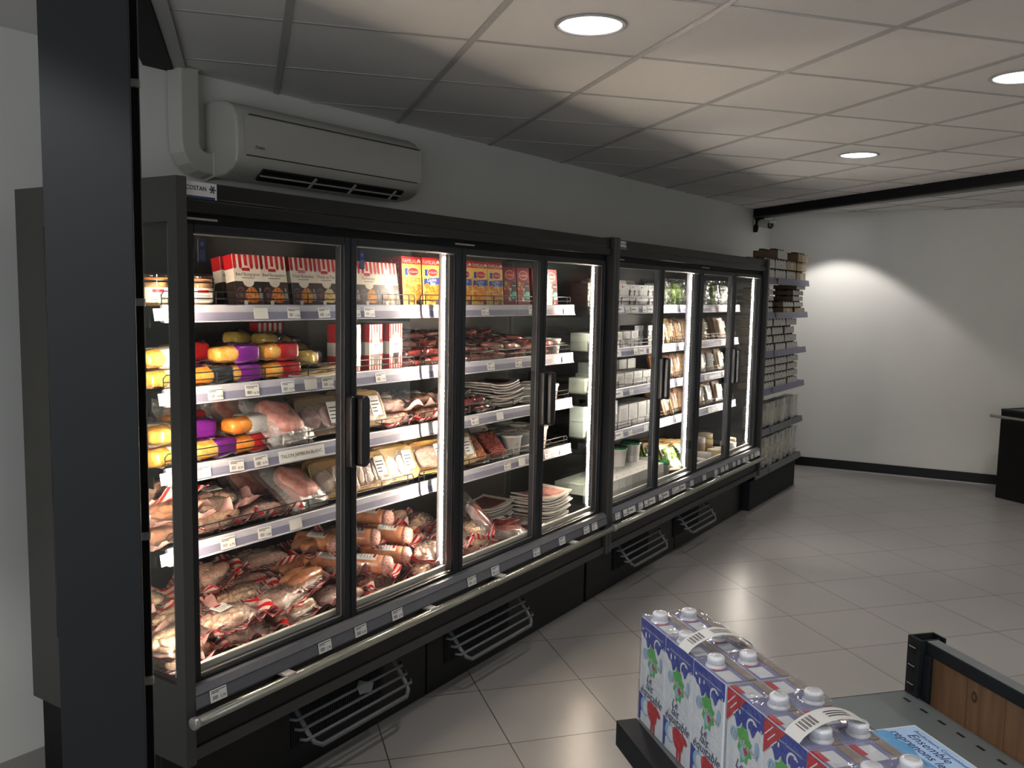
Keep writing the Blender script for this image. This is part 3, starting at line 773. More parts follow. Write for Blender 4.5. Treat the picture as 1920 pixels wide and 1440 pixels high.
t2 = [[(2.98, 'BIG'), (3.17, 'BIG'), (3.40, 'BIG'), (3.72, '2,90'), (4.1, None), (4.6, None)],
      [(2.72, '3,20'), (2.96, 'BIG'), (3.30, 'BIG'), (3.45, None), (4.2, None), (4.70, '4,20')],
      [(2.76, 'BIG'), (3.0, 'BIG'), (3.2, '2,90'), (3.52, '3,50'), (4.4, None), (4.75, '4,40')],
      [(2.75, 'BIG'), (3.02, 'BIG'), (3.2, '2,90'), (3.42, '3,50'), (3.62, None), (4.5, None)]]
cooler('far four-door glass-fronted cooler stocked with dairy and cheese, right of the meat cooler', 2.602, [2.640, 3.262, 3.885, 4.508, 5.130], 2, t2,
       [(2.69, '2,40'), (2.98, '2,40'), (3.458, '2,20'), (3.74, '2,90'), (3.96, '3,90'), (4.175, '2,90'), (4.299, None), (4.383, '2,90'), (4.536, '2,90'), (4.637, '2,90'), (4.752, None), (4.824, '2,90'), (4.934, '2,90'), (5.021, '2,90'), (5.084, None)],
       [(2.88, 3.45), (3.75, 4.28)], M['led2'], (), (2.83, 3.10, 3.30, 3.56))

# ------------------------------------------------------------------ goods: materials
M['red'] = mat('bright_red_card', (0.55, 0.012, 0.018), 0.35, coat=0.4)
M['dred'] = mat('dark_red_card', (0.30, 0.008, 0.02), 0.3, coat=0.4)
M['cream'] = mat('cream_card', (0.82, 0.76, 0.66), 0.4, coat=0.2)
M['choc'] = mat('dark_food_panel', (0.035, 0.022, 0.02), 0.35, coat=0.3)
M['plum'] = mat('plum_panel', (0.16, 0.07, 0.08), 0.35)
M['stew'] = mott('stew_picture', (0.45, 0.09, 0.015), (0.75, 0.30, 0.06), 90, 0.4, 0.2, 0)
M['yellow'] = mat('yellow_card', (0.88, 0.60, 0.14), 0.35, coat=0.3)
M['orange'] = mott('breaded_picture', (0.62, 0.17, 0.015), (0.80, 0.36, 0.05), 80, 0.4, 0.2, 0)
M['green'] = mott('salad_picture', (0.10, 0.26, 0.03), (0.35, 0.50, 0.10), 90, 0.4, 0.2, 0)
M['teal'] = mat('teal_tag', (0.10, 0.50, 0.42), 0.4)
M['blue'] = mat('blue_card', (0.015, 0.06, 0.42), 0.35, coat=0.3)
M['glassjar'] = glassy('jar_glass', (0.85, 0.86, 0.8), 1.3, 0.05)
M['pate'] = mott('potted_meat', (0.52, 0.26, 0.12), (0.68, 0.42, 0.22), 60, 0.35, 0.5, 0.1)
M['seal'] = mat('orange_rubber_seal', (0.75, 0.16, 0.03), 0.5)
M['poultry'] = mott('golden_poultry', (0.80, 0.34, 0.05), (0.88, 0.50, 0.12), 40, 0.22, 0.9, 0.2)
M['poultry2'] = mott('orange_poultry', (0.85, 0.24, 0.03), (0.9, 0.36, 0.06), 40, 0.22, 0.9, 0.2)
M['mustard'] = mott('mustard_poultry', (0.55, 0.38, 0.06), (0.66, 0.48, 0.12), 40, 0.25, 0.9, 0.2)
M['purple'] = mat('purple_sleeve', (0.16, 0.01, 0.22), 0.25, coat=0.7)
M['redsl'] = mat('red_sleeve', (0.55, 0.015, 0.02), 0.25, coat=0.7)
M['blacksl'] = mat('black_sleeve', (0.02, 0.022, 0.03), 0.25, coat=0.7)
M['whitesl'] = mat('white_sleeve', (0.75, 0.73, 0.70), 0.3, coat=0.5)
M['saus'] = mott('pale_sausage', (0.66, 0.39, 0.26), (0.82, 0.59, 0.42), 130, 0.2, 1.0, 0.5, 70)
M['saus2'] = mott('grey_pink_sausage', (0.50, 0.27, 0.21), (0.66, 0.42, 0.33), 130, 0.2, 1.0, 0.5, 70)
M['saus3'] = mott('brown_cured_sausage', (0.30, 0.11, 0.06), (0.46, 0.22, 0.12), 110, 0.2, 1.0, 0.5, 70)
M['roast'] = mott('orange_sausage_roll', (0.62, 0.24, 0.11), (0.70, 0.31, 0.16), 50, 0.22, 1.0, 0.1)
M['meatend'] = mott('mottled_meat_end', (0.60, 0.25, 0.20), (0.75, 0.50, 0.42), 120, 0.25, 0.9, 0.3)
M['stripe'] = stripes('red_white_film', (0.62, 0.02, 0.02), (0.78, 0.60, 0.56), 42, (1, 0.30, 0))
M['stripe2'] = stripes('red_white_film_cross', (0.62, 0.02, 0.02), (0.78, 0.62, 0.58), 46, (0.35, 1, 0))
M['pinkfilm'] = mat('pink_white_film', (0.66, 0.38, 0.35), 0.25, coat=0.8, var=0.35, scale=14)
M['ham'] = mott('pink_ham', (0.60, 0.22, 0.19), (0.78, 0.42, 0.36), 28, 0.22, 0.9, 0.2)
M['hamdark'] = mott('dark_pink_ham', (0.36, 0.12, 0.11), (0.50, 0.22, 0.18), 28, 0.22, 0.9, 0.2)
M['darkmeat'] = mott('dark_red_meat', (0.13, 0.015, 0.015), (0.26, 0.04, 0.035), 50, 0.18, 1.0, 0.4, 40)
M['salami'] = mott('red_sliced_salami', (0.36, 0.035, 0.03), (0.62, 0.20, 0.16), 160, 0.16, 1.0, 0.8, 80)
M['chorizo'] = mott('orange_sliced_chorizo', (0.50, 0.09, 0.02), (0.75, 0.33, 0.16), 120, 0.16, 1.0, 0.8, 70)
M['tray'] = mat('golden_foam_tray', (0.60, 0.34, 0.07), 0.35, 0, 0.05, coat=0.4)
M['traydk'] = mat('brown_foam_tray', (0.30, 0.17, 0.05), 0.35, 0, 0.05, coat=0.4)
M['traybr'] = mat('orange_brown_tray', (0.48, 0.19, 0.05), 0.35, 0, 0.05, coat=0.4)
M['traywh'] = mat('white_foam_tray', (0.62, 0.60, 0.56), 0.4, 0, 0.04, coat=0.4)
M['mince'] = mott('pink_mince_patty', (0.55, 0.27, 0.22), (0.80, 0.55, 0.47), 150, 0.3, 0.7, 0.8, 120)
M['chick'] = mott('pale_poultry_meat', (0.70, 0.45, 0.36), (0.82, 0.62, 0.48), 30, 0.22, 0.9, 0.2)
M['veal'] = mott('yellow_fat_fillet', (0.66, 0.46, 0.12), (0.74, 0.55, 0.30), 22, 0.25, 0.9, 0.1)
M['salad'] = mott('green_salad_leaves', (0.12, 0.30, 0.03), (0.45, 0.60, 0.12), 45, 0.35, 0.6, 1.0, 40)
M['herb'] = mott('dark_herb_leaves', (0.05, 0.10, 0.03), (0.28, 0.34, 0.16), 40, 0.3, 0.7, 1.0, 40)
M['cheese'] = mott('pale_cheese', (0.72, 0.52, 0.22), (0.80, 0.66, 0.36), 20, 0.35, 0.3, 0.05)
M['rind'] = mott('white_cheese_rind', (0.62, 0.57, 0.46), (0.74, 0.70, 0.60), 50, 0.6, 0.0, 0.3)
M['crust'] = mott('brown_cheese_crust', (0.42, 0.20, 0.07), (0.55, 0.30, 0.12), 40, 0.5, 0.2, 0.2)
M['tub'] = mat('white_tub_plastic', (0.72, 0.70, 0.65), 0.35, 0, 0.02, coat=0.2)
M['tubgrey'] = mat('pale_grey_card', (0.50, 0.49, 0.45), 0.45, 0, 0.04)
M['lidgreen'] = mat('green_lid', (0.01, 0.17, 0.05), 0.25, coat=0.4)
M['carton'] = mat('pale_carton', (0.76, 0.73, 0.66), 0.5, 0, 0.03)
M['brown'] = mat('brown_cardboard', (0.17, 0.10, 0.055), 0.7, 0, 0.1)
M['manila'] = mat('manila_cardboard', (0.62, 0.46, 0.27), 0.6, 0, 0.06)
M['trayfront'] = mat('cream_tray_front', (0.76, 0.73, 0.66), 0.55, 0, 0.05)
M['jarlid'] = mat('dark_jar_lid', (0.05, 0.045, 0.035), 0.3, 0.3)
M['bagcream'] = mott('cream_filled_bag', (0.56, 0.52, 0.38), (0.68, 0.64, 0.50), 18, 0.35, 0.5, 0.3)
M['fprint'] = mat('faint_grey_print', (0.30, 0.31, 0.34), 0.5)

REG = []          # every piece of goods: root, description, place, x, category, depth word
PROTO = {}
def build_proto(kind, fn, *a):
    key = (kind,) + a
    if key not in PROTO:
        PROTO[key] = [fn(*a), False]
    return PROTO[key]
def put(name, fn, args, desc, cat, place, x, y, z, rz=0.0, rx=0.0, ry=0.0, sc=1.0, row='', group=None):
    """the first of a kind is the built thing itself, every further one a copy of it and of its parts"""
    p = build_proto(name, fn, *args)
    if p[1]:
        o = copy_tree(p[0])
    else:
        o = p[0]; p[1] = True
    o.location = (x, y, z); o.rotation_euler = (rx, ry, rz)
    o.scale = sc if isinstance(sc, tuple) else (sc, sc, sc)
    REG.append([o, desc, place, x, cat, row, group or (desc + ' ' + place)])
    return o
def q4(x0, x1, y0, y1, z=0): return [(x0, y0, z), (x1, y0, z), (x1, y1, z), (x0, y1, z)]
def card(w_, h_, seed=0, red=True):
    """white label lying in XY, thickness along +z, materials 0 white 1 ink 2 red"""
    mb = MB(); mb.box(-w_ / 2, w_ / 2, -h_ / 2, h_ / 2, 0, 0.0006, 0)
    rr = random.Random(seed)
    for k in range(4):
        y = h_ * (0.22 - 0.17 * k)
        L = w_ * rr.uniform(0.45, 0.8)
        mb.add(q4(-w_ * .4, -w_ * .4 + L, y - h_ * .02, y + h_ * .03, .0009), [(0, 1, 2, 3)], 1)
    if red: mb.add(flat(ell(0, h_ * .36, w_ * .3, h_ * .1), .0009), [tuple(range(18))], 2)
    return mb

# -- boxes
def ready_meal_box(title, food):
    w_, d_, h_ = 0.108, 0.045, 0.150
    o = empty('ready_meal_box')
    mb = MB(); mb.box(-w_ / 2, w_ / 2, 0, d_, 0, h_, 0); mb.build('carton', M['cream'], o, bevel=0.0008)
    mb = MB(); F = front(0, -0.0004, 0)
    hs = h_ * 0.73
    for k in range(5):
        xa = -w_ / 2 + w_ * k / 5 + w_ * .012; xb = xa + w_ / 8.6
        mb.poly(flat([(xa, h_), (xa, hs + .006), (xa + .25 * (xb - xa), hs), (xb - .25 * (xb - xa), hs), (xb, hs + .006), (xb, h_)]), 0, F)
        mb.poly([(xa, -0.0002, h_ + .0004), (xb, -0.0002, h_ + .0004), (xb, d_, h_ + .0004), (xa, d_, h_ + .0004)], 0)
    for sx in (-1, 1):
        x = sx * (w_ / 2 + 0.0004)
        mb.poly([(x, 0, hs), (x, d_, hs), (x, d_, h_), (x, 0, h_)], 0)
    mb.build('striped_awning', M['red'], o)
    mb = MB(); hb = h_ * 0.49
    mb.poly(flat([(-w_ / 2, 0), (w_ / 2, 0), (w_ / 2, hb)] + [(0.022 * math.cos(a), hb - 0.016 * math.sin(a)) for a in [PI * t / 10 for t in range(11)]] + [(-w_ / 2, hb)]), 0, F)
    for sx in (-1, 1):
        x = sx * (w_ / 2 + 0.0004); mb.poly([(x, 0, 0), (x, d_, 0), (x, d_, hb), (x, 0, hb)], 0)
    mb.poly(flat(ell(-0.034, 0.036, 0.017, 0.022), .0003), 1, F)
    for rr_ in (0.75, 0.5): mb.poly(flat(ell(-0.034, 0.036, 0.017 * rr_, 0.022 * rr_), .0003 + .0002 / rr_), 0 if rr_ == .75 else 1, F)
    mb.poly(flat([(-.014, .014), (.022, .012), (.036, .022), (.034, .040), (.020, .056), (.002, .058), (-.014, .046), (-.018, .028)], .0004), 2, F)
    for (a_, b_) in ((0, .04), (.012, .034), (.02, .024), (-.006, .026)): mb.poly(flat(ell(a_, b_, .006, .004, 8), .0007), 3, F)
    mb.poly(flat(ell(.042, .050, .004, .006, 10), .0004), 4, F); mb.poly(flat([(.036, .020), (.050, .020), (.049, .044), (.037, .044)], .0004), 4, F)
    mb.poly(flat(ell(-0.020, 0.012, 0.0075, 0.0075), .0009), 5, F)
    mb.add(q4(-.03, .05, .002, .006, .0005), [(0, 1, 2, 3)], 5, False, F)
    mb.build('food_picture', [M['choc'], M['plum'], M[food], M['orange'], M['fprint'], M['white']], o)
    mb = MB()
    mb.poly(flat(ell(-.006, hs - .001, .017, .010), .0006), 2, F)
    mb.poly(flat(rrect(.032, .009, .003, 3, -.006, hs - .002), .0009), 1, F)
    mb.text(title, .0155, F @ Tr(0, hb + .020, .0006), 0, 0.1, .094)
    mb.add(q4(-.025, .025, hb + .009, hb + .0105, .0006), [(0, 1, 2, 3)], 0, False, F)
    mb.build('lettering', [M['ink'], M['red'], M['cream']], o)
    return o
def familial_box(title, kind):
    w_, d_, h_ = 0.112, 0.05, 0.172
    o = empty('breaded_poultry_box')
    mb = MB(); mb.box(-w_ / 2, w_ / 2, 0, d_, 0, h_, 0); mb.build('carton', M['yellow'], o, bevel=0.0008)
    F = front(0, -0.0004, 0); mb = MB()
    mb.add(q4(-w_ / 2, w_ / 2, h_ * .85, h_), [(0, 1, 2, 3)], 0, False, F)
    mb.poly([(-w_ / 2, 0, h_ + .0004), (w_ / 2, 0, h_ + .0004), (w_ / 2, d_, h_ + .0004), (-w_ / 2, d_, h_ + .0004)], 0)
    x = -w_ / 2 - .0004; mb.poly([(x, 0, 0), (x, d_, 0), (x, d_, h_), (x, 0, h_)], 0)
    mb.text('FAMILIAL', .021, F @ Tr(-.010, h_ * .905, .0004), 1, 0, .080)
    for k in range(3): mb.poly(flat(ell(.042 + (k - 1) * .006, h_ * .905 + (k % 2) * .004, .0045, .005, 8), .0004), 1, F)
    mb.text('FAMILIAL  20', .026, Tr(-w_ / 2 - .0008, d_ / 2, h_ * .52) @ Rz(-PI / 2) @ FRONT @ Rz(PI / 2), 1, 0, .13)
    mb.build('red_band', [M['red'], M['cream']], o)
    mb = MB()
    mb.add(q4(-.040, -.022, h_ * .63, h_ * .76, .0003), [(0, 1, 2, 3)], 0, False, F)
    mb.poly(flat(ell(.008, h_ * .70, .034, .0155), .0005), 1, F); mb.poly(flat(ell(.008, h_ * .70, .031, .013), .0007), 2, F)
    mb.text('le Gaulois', .015, F @ Tr(.008, h_ * .70, .0010), 1, 0.25, .052)
    if kind == 0:
        mb.text(title, .030, F @ Tr(.004, h_ * .53, .0005), 3, 0, .090)
    else:
        mb.poly(flat([(-.048, h_ * .42), (.052, h_ * .46), (.052, h_ * .60), (-.046, h_ * .57)], .0004), 0, F)
        mb.text(title.split()[0], .018, F @ Tr(.0, h_ * .545, .0007) @ Rz(.05), 1, 0, .06); mb.text(title.split()[1], .018, F @ Tr(.006, h_ * .475, .0007) @ Rz(.05), 1, 0, .06)
    mb.build('lettering', [M['blue'], M['cream'], M['red'], M['ink']], o)
    mb = MB()
    for (a_, b_, c_, e_) in ((-.032, .040, .020, .016), (-.004, .030, .024, .016), (.028, .040, .022, .018), (-.030, .072, .016, .011), (.0, .060, .020, .012), (.036, .068, .015, .011)):
        mb.poly(flat(ell(a_, b_, c_, e_), .0004 + c_ * .01), 0, F)
    mb.add(q4(.018, .040, 0, .022, .0008), [(0, 1, 2, 3)], 1, False, F)
    mb.build('food_picture', [M['orange'], M['plum']], o)
    return o
def red_box():
    w_, d_, h_ = 0.100, 0.05, 0.155
    o = empty('red_poultry_box')
    mb = MB(); mb.box(-w_ / 2, w_ / 2, 0, d_, 0, h_, 0); mb.build('carton', M['dred'], o, bevel=0.0008)
    F = front(0, -0.0004, 0); mb = MB()
    mb.poly(flat(ell(0, h_ * .80, .036, .018), .0003), 0, F); mb.poly(flat(ell(0, h_ * .80, .033, .0155), .0005), 1, F)
    mb.text('le Gaulois', .016, F @ Tr(0, h_ * .80, .0008), 0, 0.25, .056)
    mb.poly(flat(rrect(.036, .056, .006, 3, .026, h_ * .44), .0004), 2, F)
    mb.poly(flat(rrect(.036, .030, .006, 3, .028, h_ * .28), .0006), 3, F)
    mb.add(q4(.012, .042, h_ * .52, h_ * .535, .0007), [(0, 1, 2, 3)], 0, False, F)
    mb.build('lettering', [M['cream'], M['red'], M['ink'], M['teal']], o)
    mb = MB(); rr = random.Random(5)
    for k in range(16):
        mb.poly(flat(ell(rr.uniform(-.042, .008), rr.uniform(.02, h_ * .6), rr.uniform(.006, .012), rr.uniform(.005, .010), 10), .0003 + k * .00002), k % 4, F)
    mb.build('food_picture', [M['stew'], M['green'], M['cream'], M['red']], o)
    return o
def striped_box(var):
    w_, d_, h_ = 0.118, 0.085, 0.178
    o = empty('striped_meat_box')
    mb = MB(); mb.box(-w_ / 2, w_ / 2, 0, d_, 0, h_, 0); mb.build('carton', M['cream'] if var else M['red'], o, bevel=0.001)
    F = front(0, -0.0004, 0); mb = MB()
    for k in range(5):
        xa = -w_ / 2 + w_ * k / 5 + w_ * .02; xb = xa + w_ / 10
        mb.add(q4(xa, xb, h_ * .68, h_), [(0, 1, 2, 3)], 0, False, F); mb.add(q4(xa, xb, 0, h_ * .30), [(0, 1, 2, 3)], 0, False, F)
    if not var: pass
    for sx in (-1, 1):
        x = sx * (w_ / 2 + .0004)
        mb.poly([(x, 0, 0), (x, d_, 0), (x, d_, h_ * .34), (x, 0, h_ * .34)], 1); mb.poly([(x, 0, h_ * .62), (x, d_, h_ * .62), (x, d_, h_), (x, 0, h_)], 1)
        mb.poly([(x, 0, h_ * .34), (x, d_, h_ * .34), (x, d_, h_ * .62), (x, 0, h_ * .62)], 2)
    mb.poly([(-w_ / 2, 0, h_ + .0004), (w_ / 2, 0, h_ + .0004), (w_ / 2, d_, h_ + .0004), (-w_ / 2, d_, h_ + .0004)], 1)
    mb.build('stripe_print', [M['red'] if var else M['cream'], M['red'], M['cream']], o)
    mb = MB()
    mb.add(q4(-w_ / 2, w_ / 2, h_ * .36, h_ * .60, .0004), [(0, 1, 2, 3)], 0, False, F)
    mb.poly(flat([(-.034, h_ * .60), (.030, h_ * .60), (.026, h_ * .76), (.010, h_ * .82), (-.012, h_ * .82), (-.030, h_ * .76)], .0006), 1, F)
    mb.poly(flat([(-.030, h_ * .36), (.030, h_ * .36), (.012, h_ * .14), (-.010, h_ * .10)], .0006), 2, F)
    for k in (-1, 1): mb.add(q4(k * .009 - .005, k * .009 + .005, h_ * .53, h_ * .57, .0009), [(0, 1, 2, 3)], 3, False, F)
    for k in range(3): mb.add(q4(-.012 + k * .009, -.008 + k * .009, h_ * .42, h_ * .47, .0009), [(0, 1, 2, 3)], 4, False, F)
    mb.build('front_print', [M['cream'], M['cheese'], M['choc'], M['red'], M['fprint']], o)
    return o
def clip_jar():
    o = empty('clip_top_jar'); r_ = 0.040
    mb = MB(); mb.lathe([(0.030, 0.002), (r_ - .003, 0.008), (r_ - .003, 0.068), (0.034, 0.074)], 24); mb.build('potted_contents', M['pate'], o)
    mb = MB(); mb.lathe([(0.030, 0), (r_, 0.006), (r_, 0.070), (0.035, 0.078), (0.035, 0.082)], 24, cap=False); mb.build('glass_body', M['glassjar'], o)
    mb = MB(); mb.lathe([(0.036, 0.0815), (0.038, 0.0825), (0.038, 0.086), (0.036, 0.087)], 24); mb.build('rubber_seal', M['seal'], o)
    mb = MB(); mb.lathe([(0.036, 0.087), (0.038, 0.089), (0.038, 0.098), (0.032, 0.101), (0.012, 0.102)], 24); mb.build('lid', M['glassjar'], o)
    mb = MB()
    mb.tube([(0.038, 0, 0.094), (0.046, 0, 0.090), (0.047, 0, 0.070), (0.044, 0, 0.050), (0.049, 0, 0.032)], .0014, 6)
    mb.tube([(r_ * math.cos(t * PI / 8), r_ * math.sin(t * PI / 8), 0.080) for t in range(16)], .001, 5, closed=True); mb.build('wire_clasp', M['alu'], o)
    mb = MB(); n = 12
    fn = lambda a, b: (-(r_ + .0008) * math.sin(rad(-75 + 150 * a)), -(r_ + .0008) * math.cos(rad(-75 + 150 * a)), 0.014 + 0.044 * b)
    mb.sheet(fn, n, 1, 0); mb.sheet(lambda a, b: (-(r_ + .0012) * math.sin(rad(-24 + 48 * a)), -(r_ + .0012) * math.cos(rad(-24 + 48 * a)), 0.044 + 0.009 * b), 6, 1, 1)
    for k in range(3): mb.sheet(lambda a, b, k=k: (-(r_ + .0012) * math.sin(rad(-30 + 60 * a)), -(r_ + .0012) * math.cos(rad(-30 + 60 * a)), 0.022 + k * .006 + 0.0015 * b), 6, 1, 2)
    mb.build('label', [M['cream'], M['red'], M['ink']], o)
    return o
# -- vacuum packed poultry: lies along x, length .17
def poultry_pack(meat, sleeve):
    o = empty('poultry_pack')
    mb = MB(); mb.blob((0, 0, 0.030), (0.086, 0.044, 0.029), 0.62, 0.006, 28, 3, 24, 12); mb.build('meat', M[meat], o)
    mb = MB()
    mb.blob((0.028, 0, 0.0305), (0.050, 0.0462, 0.0312), 0.35, 0.003, 30, 5, 24, 12); mb.build('sleeve', M[sleeve], o)
    mb = MB()
    mb.sheet(lambda a, b: (-0.012 + .084 * a, -.020 + .042 * b + .003 * math.sin(9 * a), 0.0622 + .0016 * math.sin(5 * a + 4 * b) - .008 * abs(b - .5) ** 2 * 4), 10, 6, 0)
    mb.sheet(lambda a, b: (0.012 + .026 * a, -.006 + .010 * b, 0.0652 + .0006 * math.sin(5 * a)), 3, 2, 1)
    mb.build('label', [M['whitesl'], M['redsl']], o)
    mb = MB()
    mb.sheet(lambda a, b: (-0.105 + .21 * a, -.056 + .112 * b, 0.010 + .006 * math.sin(11 * a + 5 * b) * (1 if (a in (0, 1) or b in (0, 1)) else .3)), 14, 6, 0); mb.build('film_edge', M['film2'], o)
    return o
# -- pouch of sausages on striped film
def sausage_pouch(meat, film, n, seed, lab):
    o = empty('sausage_pouch'); rr = random.Random(seed)
    def fn(a, b):
        x = -0.145 + .29 * a; y = -.092 + .184 * b
        e = max(abs(a - .5) * 2, abs(b - .5) * 2)
        wob = noise.noise(Vector((x * 22, y * 22, seed * 1.7)))
        z = 0.004 + max(0, e - .66) * .085 * (1 + 1.2 * wob) + .006 * (wob + .5) * e
        return (x + .012 * wob * e, y + .010 * noise.noise(Vector((y * 30, x * 25, seed))) * e, max(z, .002))
    mb = MB(); mb.sheet(fn, 18, 12, 0, th=0.0008); mb.build('striped_film', M[film], o)
    mb = MB()
    if n == 1:
        mb.blob((0, 0, .026), (.084, .044, .022), .75, .006, 26, seed, 24, 10, floor=.004)
        for k in range(20):
            x_, y_ = rr.uniform(-.078, .078), rr.uniform(-.036, .036); zz_ = .018 + .030 * math.sqrt(max(0, 1 - (x_ / .095) ** 2 - (y_ / .052) ** 2))
            mb.blob((0, 0, 0), (rr.uniform(.022, .034), .0135, .0135), .85, .003, 60, seed + k, 14, 8, T=Tr(x_, y_, zz_) @ Rz(rr.uniform(-.9, .9)) @ Ry(rr.uniform(-.3, .3)))
    else:
        for k in range(n):
            y = -.048 + .096 * (k + .5) / n
            L = rr.uniform(.085, .100); bend = rr.uniform(-.012, .012)
            pts = []
            N = 9; R_ = .050 / n + .006
            b0_ = len(mb.v)
            mb.blob((0, y, R_ + .006), (L, R_ * 1.08, R_), .8, .006, 40, seed + k, 26, 10, floor=.004)
            for v in mb.v[b0_:]: v.y += bend * math.cos(v.x * 16); v.z += .004 * math.sin(v.x * 30 + k)
        mb.blob((0, 0, .020 + .034 / n), (.055, .032, .022), .8, .008, 40, seed + 9, 22, 10)
    mb.build('sausages', M[meat], o)
    zt = .070 if n == 1 else .062
    def ff(a, b):
        x = -.112 + .224 * a; y = -.066 + .132 * b
        e = max(abs(a - .5) * 2, abs(b - .5) * 2)
        return (x, y, .010 + (zt - .010) * (1 - e ** 3) + .006 * noise.noise(Vector((x * 30, y * 30, seed + 3.3))))
    mb = MB(); mb.sheet(ff, 14, 9, 0); mb.build('clear_film', M['film'], o)
    if lab:
        mb = card(.064, .044, seed); T = Tr(rr.uniform(-.03, .03), rr.uniform(-.01, .01), zt + .001) @ Rz(rr.uniform(-.5, .5)) @ Rx(.12)
        mb.v = [T @ v for v in mb.v]; mb.build('label', [M['white'], M['ink'], M['redsl']], o)
    return o
def meat_roll():
    """thick orange sausage roll with striped film, axis along y, end towards the front"""
    o = empty('large_sausage_roll')
    mb = MB(); T = Tr(0, 0, .040) @ Rx(PI / 2)
    mb.lathe([(.030, -.10), (.037, -.088), (.038, -.04), (.038, .05), (.037, .078)], 24, T=T); mb.build('roll_body', M['roast'], o)
    mb = MB(); mb.lathe([(.0375, .070), (.038, .082), (.034, .096), (.024, .104), (.010, .107)], 24, T=T); mb.build('roll_end', M['meatend'], o)
    mb = MB()
    mb.sheet(lambda a, b: (-.066 + .132 * a + .008 * noise.noise(Vector((b * 5, a * 4, 2))), -.125 + .25 * b, .003 + .020 * max(0, abs(a - .5) * 2 - .6) * 2.2 * (1 + .5 * math.sin(b * 19))), 8, 16, 0, th=.0008); mb.build('striped_film', M['stripe2'], o)
    mb = MB(); R_ = .0388
    mb.sheet(lambda a, b: (R_ * math.sin(rad(-48 + 80 * a)), -.045 + .085 * b, .040 + R_ * math.cos(rad(-48 + 80 * a))), 8, 1, 0)
    mb.sheet(lambda a, b: (R_ * 1.012 * math.sin(rad(-30 + 40 * a)), -.040 + .010 * b, .040 + R_ * 1.012 * math.cos(rad(-30 + 40 * a))), 5, 1, 1)
    for k in range(4): mb.sheet(lambda a, b, k=k: (R_ * 1.012 * math.sin(rad(-36 + 50 * a)), -.020 + k * .012 + .002 * b, .040 + R_ * 1.012 * math.cos(rad(-36 + 50 * a))), 5, 1, 2)
    mb.build('label', [M['white'], M['redsl'], M['ink']], o)
    return o
# -- trays (lie flat; face up +z)
def food_tray(trm, meat, shape, lab, w_=.205, d_=.145):
    o = empty('food_tray'); h_ = .026
    mb = MB(); n = 5
    rings = [(w_ - .05, d_ - .05, 0, .022), (w_ - .03, d_ - .03, .004, .026), (w_ - .012, d_ - .012, h_ - .004, .028), (w_, d_, h_, .030), (w_, d_, h_ + .002, .030), (w_ - .014, d_ - .014, h_ + .002, .028), (w_ - .032, d_ - .032, .007, .024), (w_ - .052, d_ - .052, .005, .020)]
    vs = []; fs = []
    for (a_, b_, z, r_) in rings: vs += [(x, y, z) for x, y in rrect(a_, b_, r_, n)]
    N = 4 * (n + 1)
    for k in range(len(rings) - 1):
        for i in range(N):
            j = (i + 1) % N; fs.append((k * N + i, k * N + j, (k + 1) * N + j, (k + 1) * N + i))
    fs.append(tuple(range(N))[::-1]); fs.append(tuple((len(rings) - 1) * N + i for i in range(N)))
    mb.add(vs, fs, 0, True); mb.build('tray', M[trm], o)
    mb = MB()
    if shape == 2:
        for k in (-1, 1): mb.blob((k * .038, -.004, .018), (.040, .044, .013), .95, .006, 45, k + 4, 24, 8)
    elif shape == 1: mb.blob((0, 0, .018), (.072, .046, .015), .7, .010, 30, 8, 28, 10)
    elif shape == 3:
        for k in range(3): mb.blob((-.046 + k * .046, 0, .018), (.022, .048, .014), .8, .006, 30, k, 18, 8)
    else: mb.blob((0, 0, .020), (.080, .054, .020), .6, .024, 40, 6, 40, 20)
    mb.build('contents', M[meat], o)
    mb = MB(); mb.sheet(lambda a, b: ((a - .5) * (w_ - .004), (b - .5) * (d_ - .004), h_ + .0035 + .008 * (1 - (2 * a - 1) ** 4) * (1 - (2 * b - 1) ** 4) + .0012 * noise.noise(Vector((a * 12, b * 9, 2)))), 14, 10, 0); mb.build('clear_film', M['film'], o)
    if lab:
        mb = card(.050, .080, 2, False); T = Tr(w_ * .26, d_ * .04, h_ + .0135)
        mb.v = [T @ v for v in mb.v]; mb.build('label', [M['white'], M['ink'], M['red']], o)
    return o
# -- bags
def ham_bag(meat, lab):
    """clear bag lying on its back, x width .18, y length .30"""
    o = empty('bagged_ham')
    mb = MB(); mb.blob((0, -.050, .034), (.066, .074, .030), .6, .010, 18, 2, 26, 14, floor=.004); mb.build('ham', M[meat], o)
    def ff(a, b, s):
        x = -.095 + .19 * a; y = -.15 + .30 * b
        e = max(abs(a - .5) * 2, abs((y + .05) / .10) if y < .05 else 1)
        bulge = .040 * max(0, 1 - min(1, e) ** 3)
        return (x + .010 * noise.noise(Vector((y * 18, 1, 2))), y, (.008 if s else .004) + (s * bulge) + .026 * (noise.noise(Vector((x * 16, y * 16, 6 + s))) + .3) * (1 if y > .03 else .25) * s + .012 * s)
    mb = MB(); mb.sheet(lambda a, b: ff(a, b, 1), 16, 22, 0); mb.sheet(lambda a, b: ff(a, b, 0), 8, 8, 0); mb.build('clear_bag', M['film2'], o)
    if lab:
        mb = card(.060, .052, 4, False); T = Tr(.012, .090, .046) @ Rx(.1)
        mb.v = [T @ v for v in mb.v]; mb.build('label', [M['white'], M['ink'], M['red']], o)
    return o
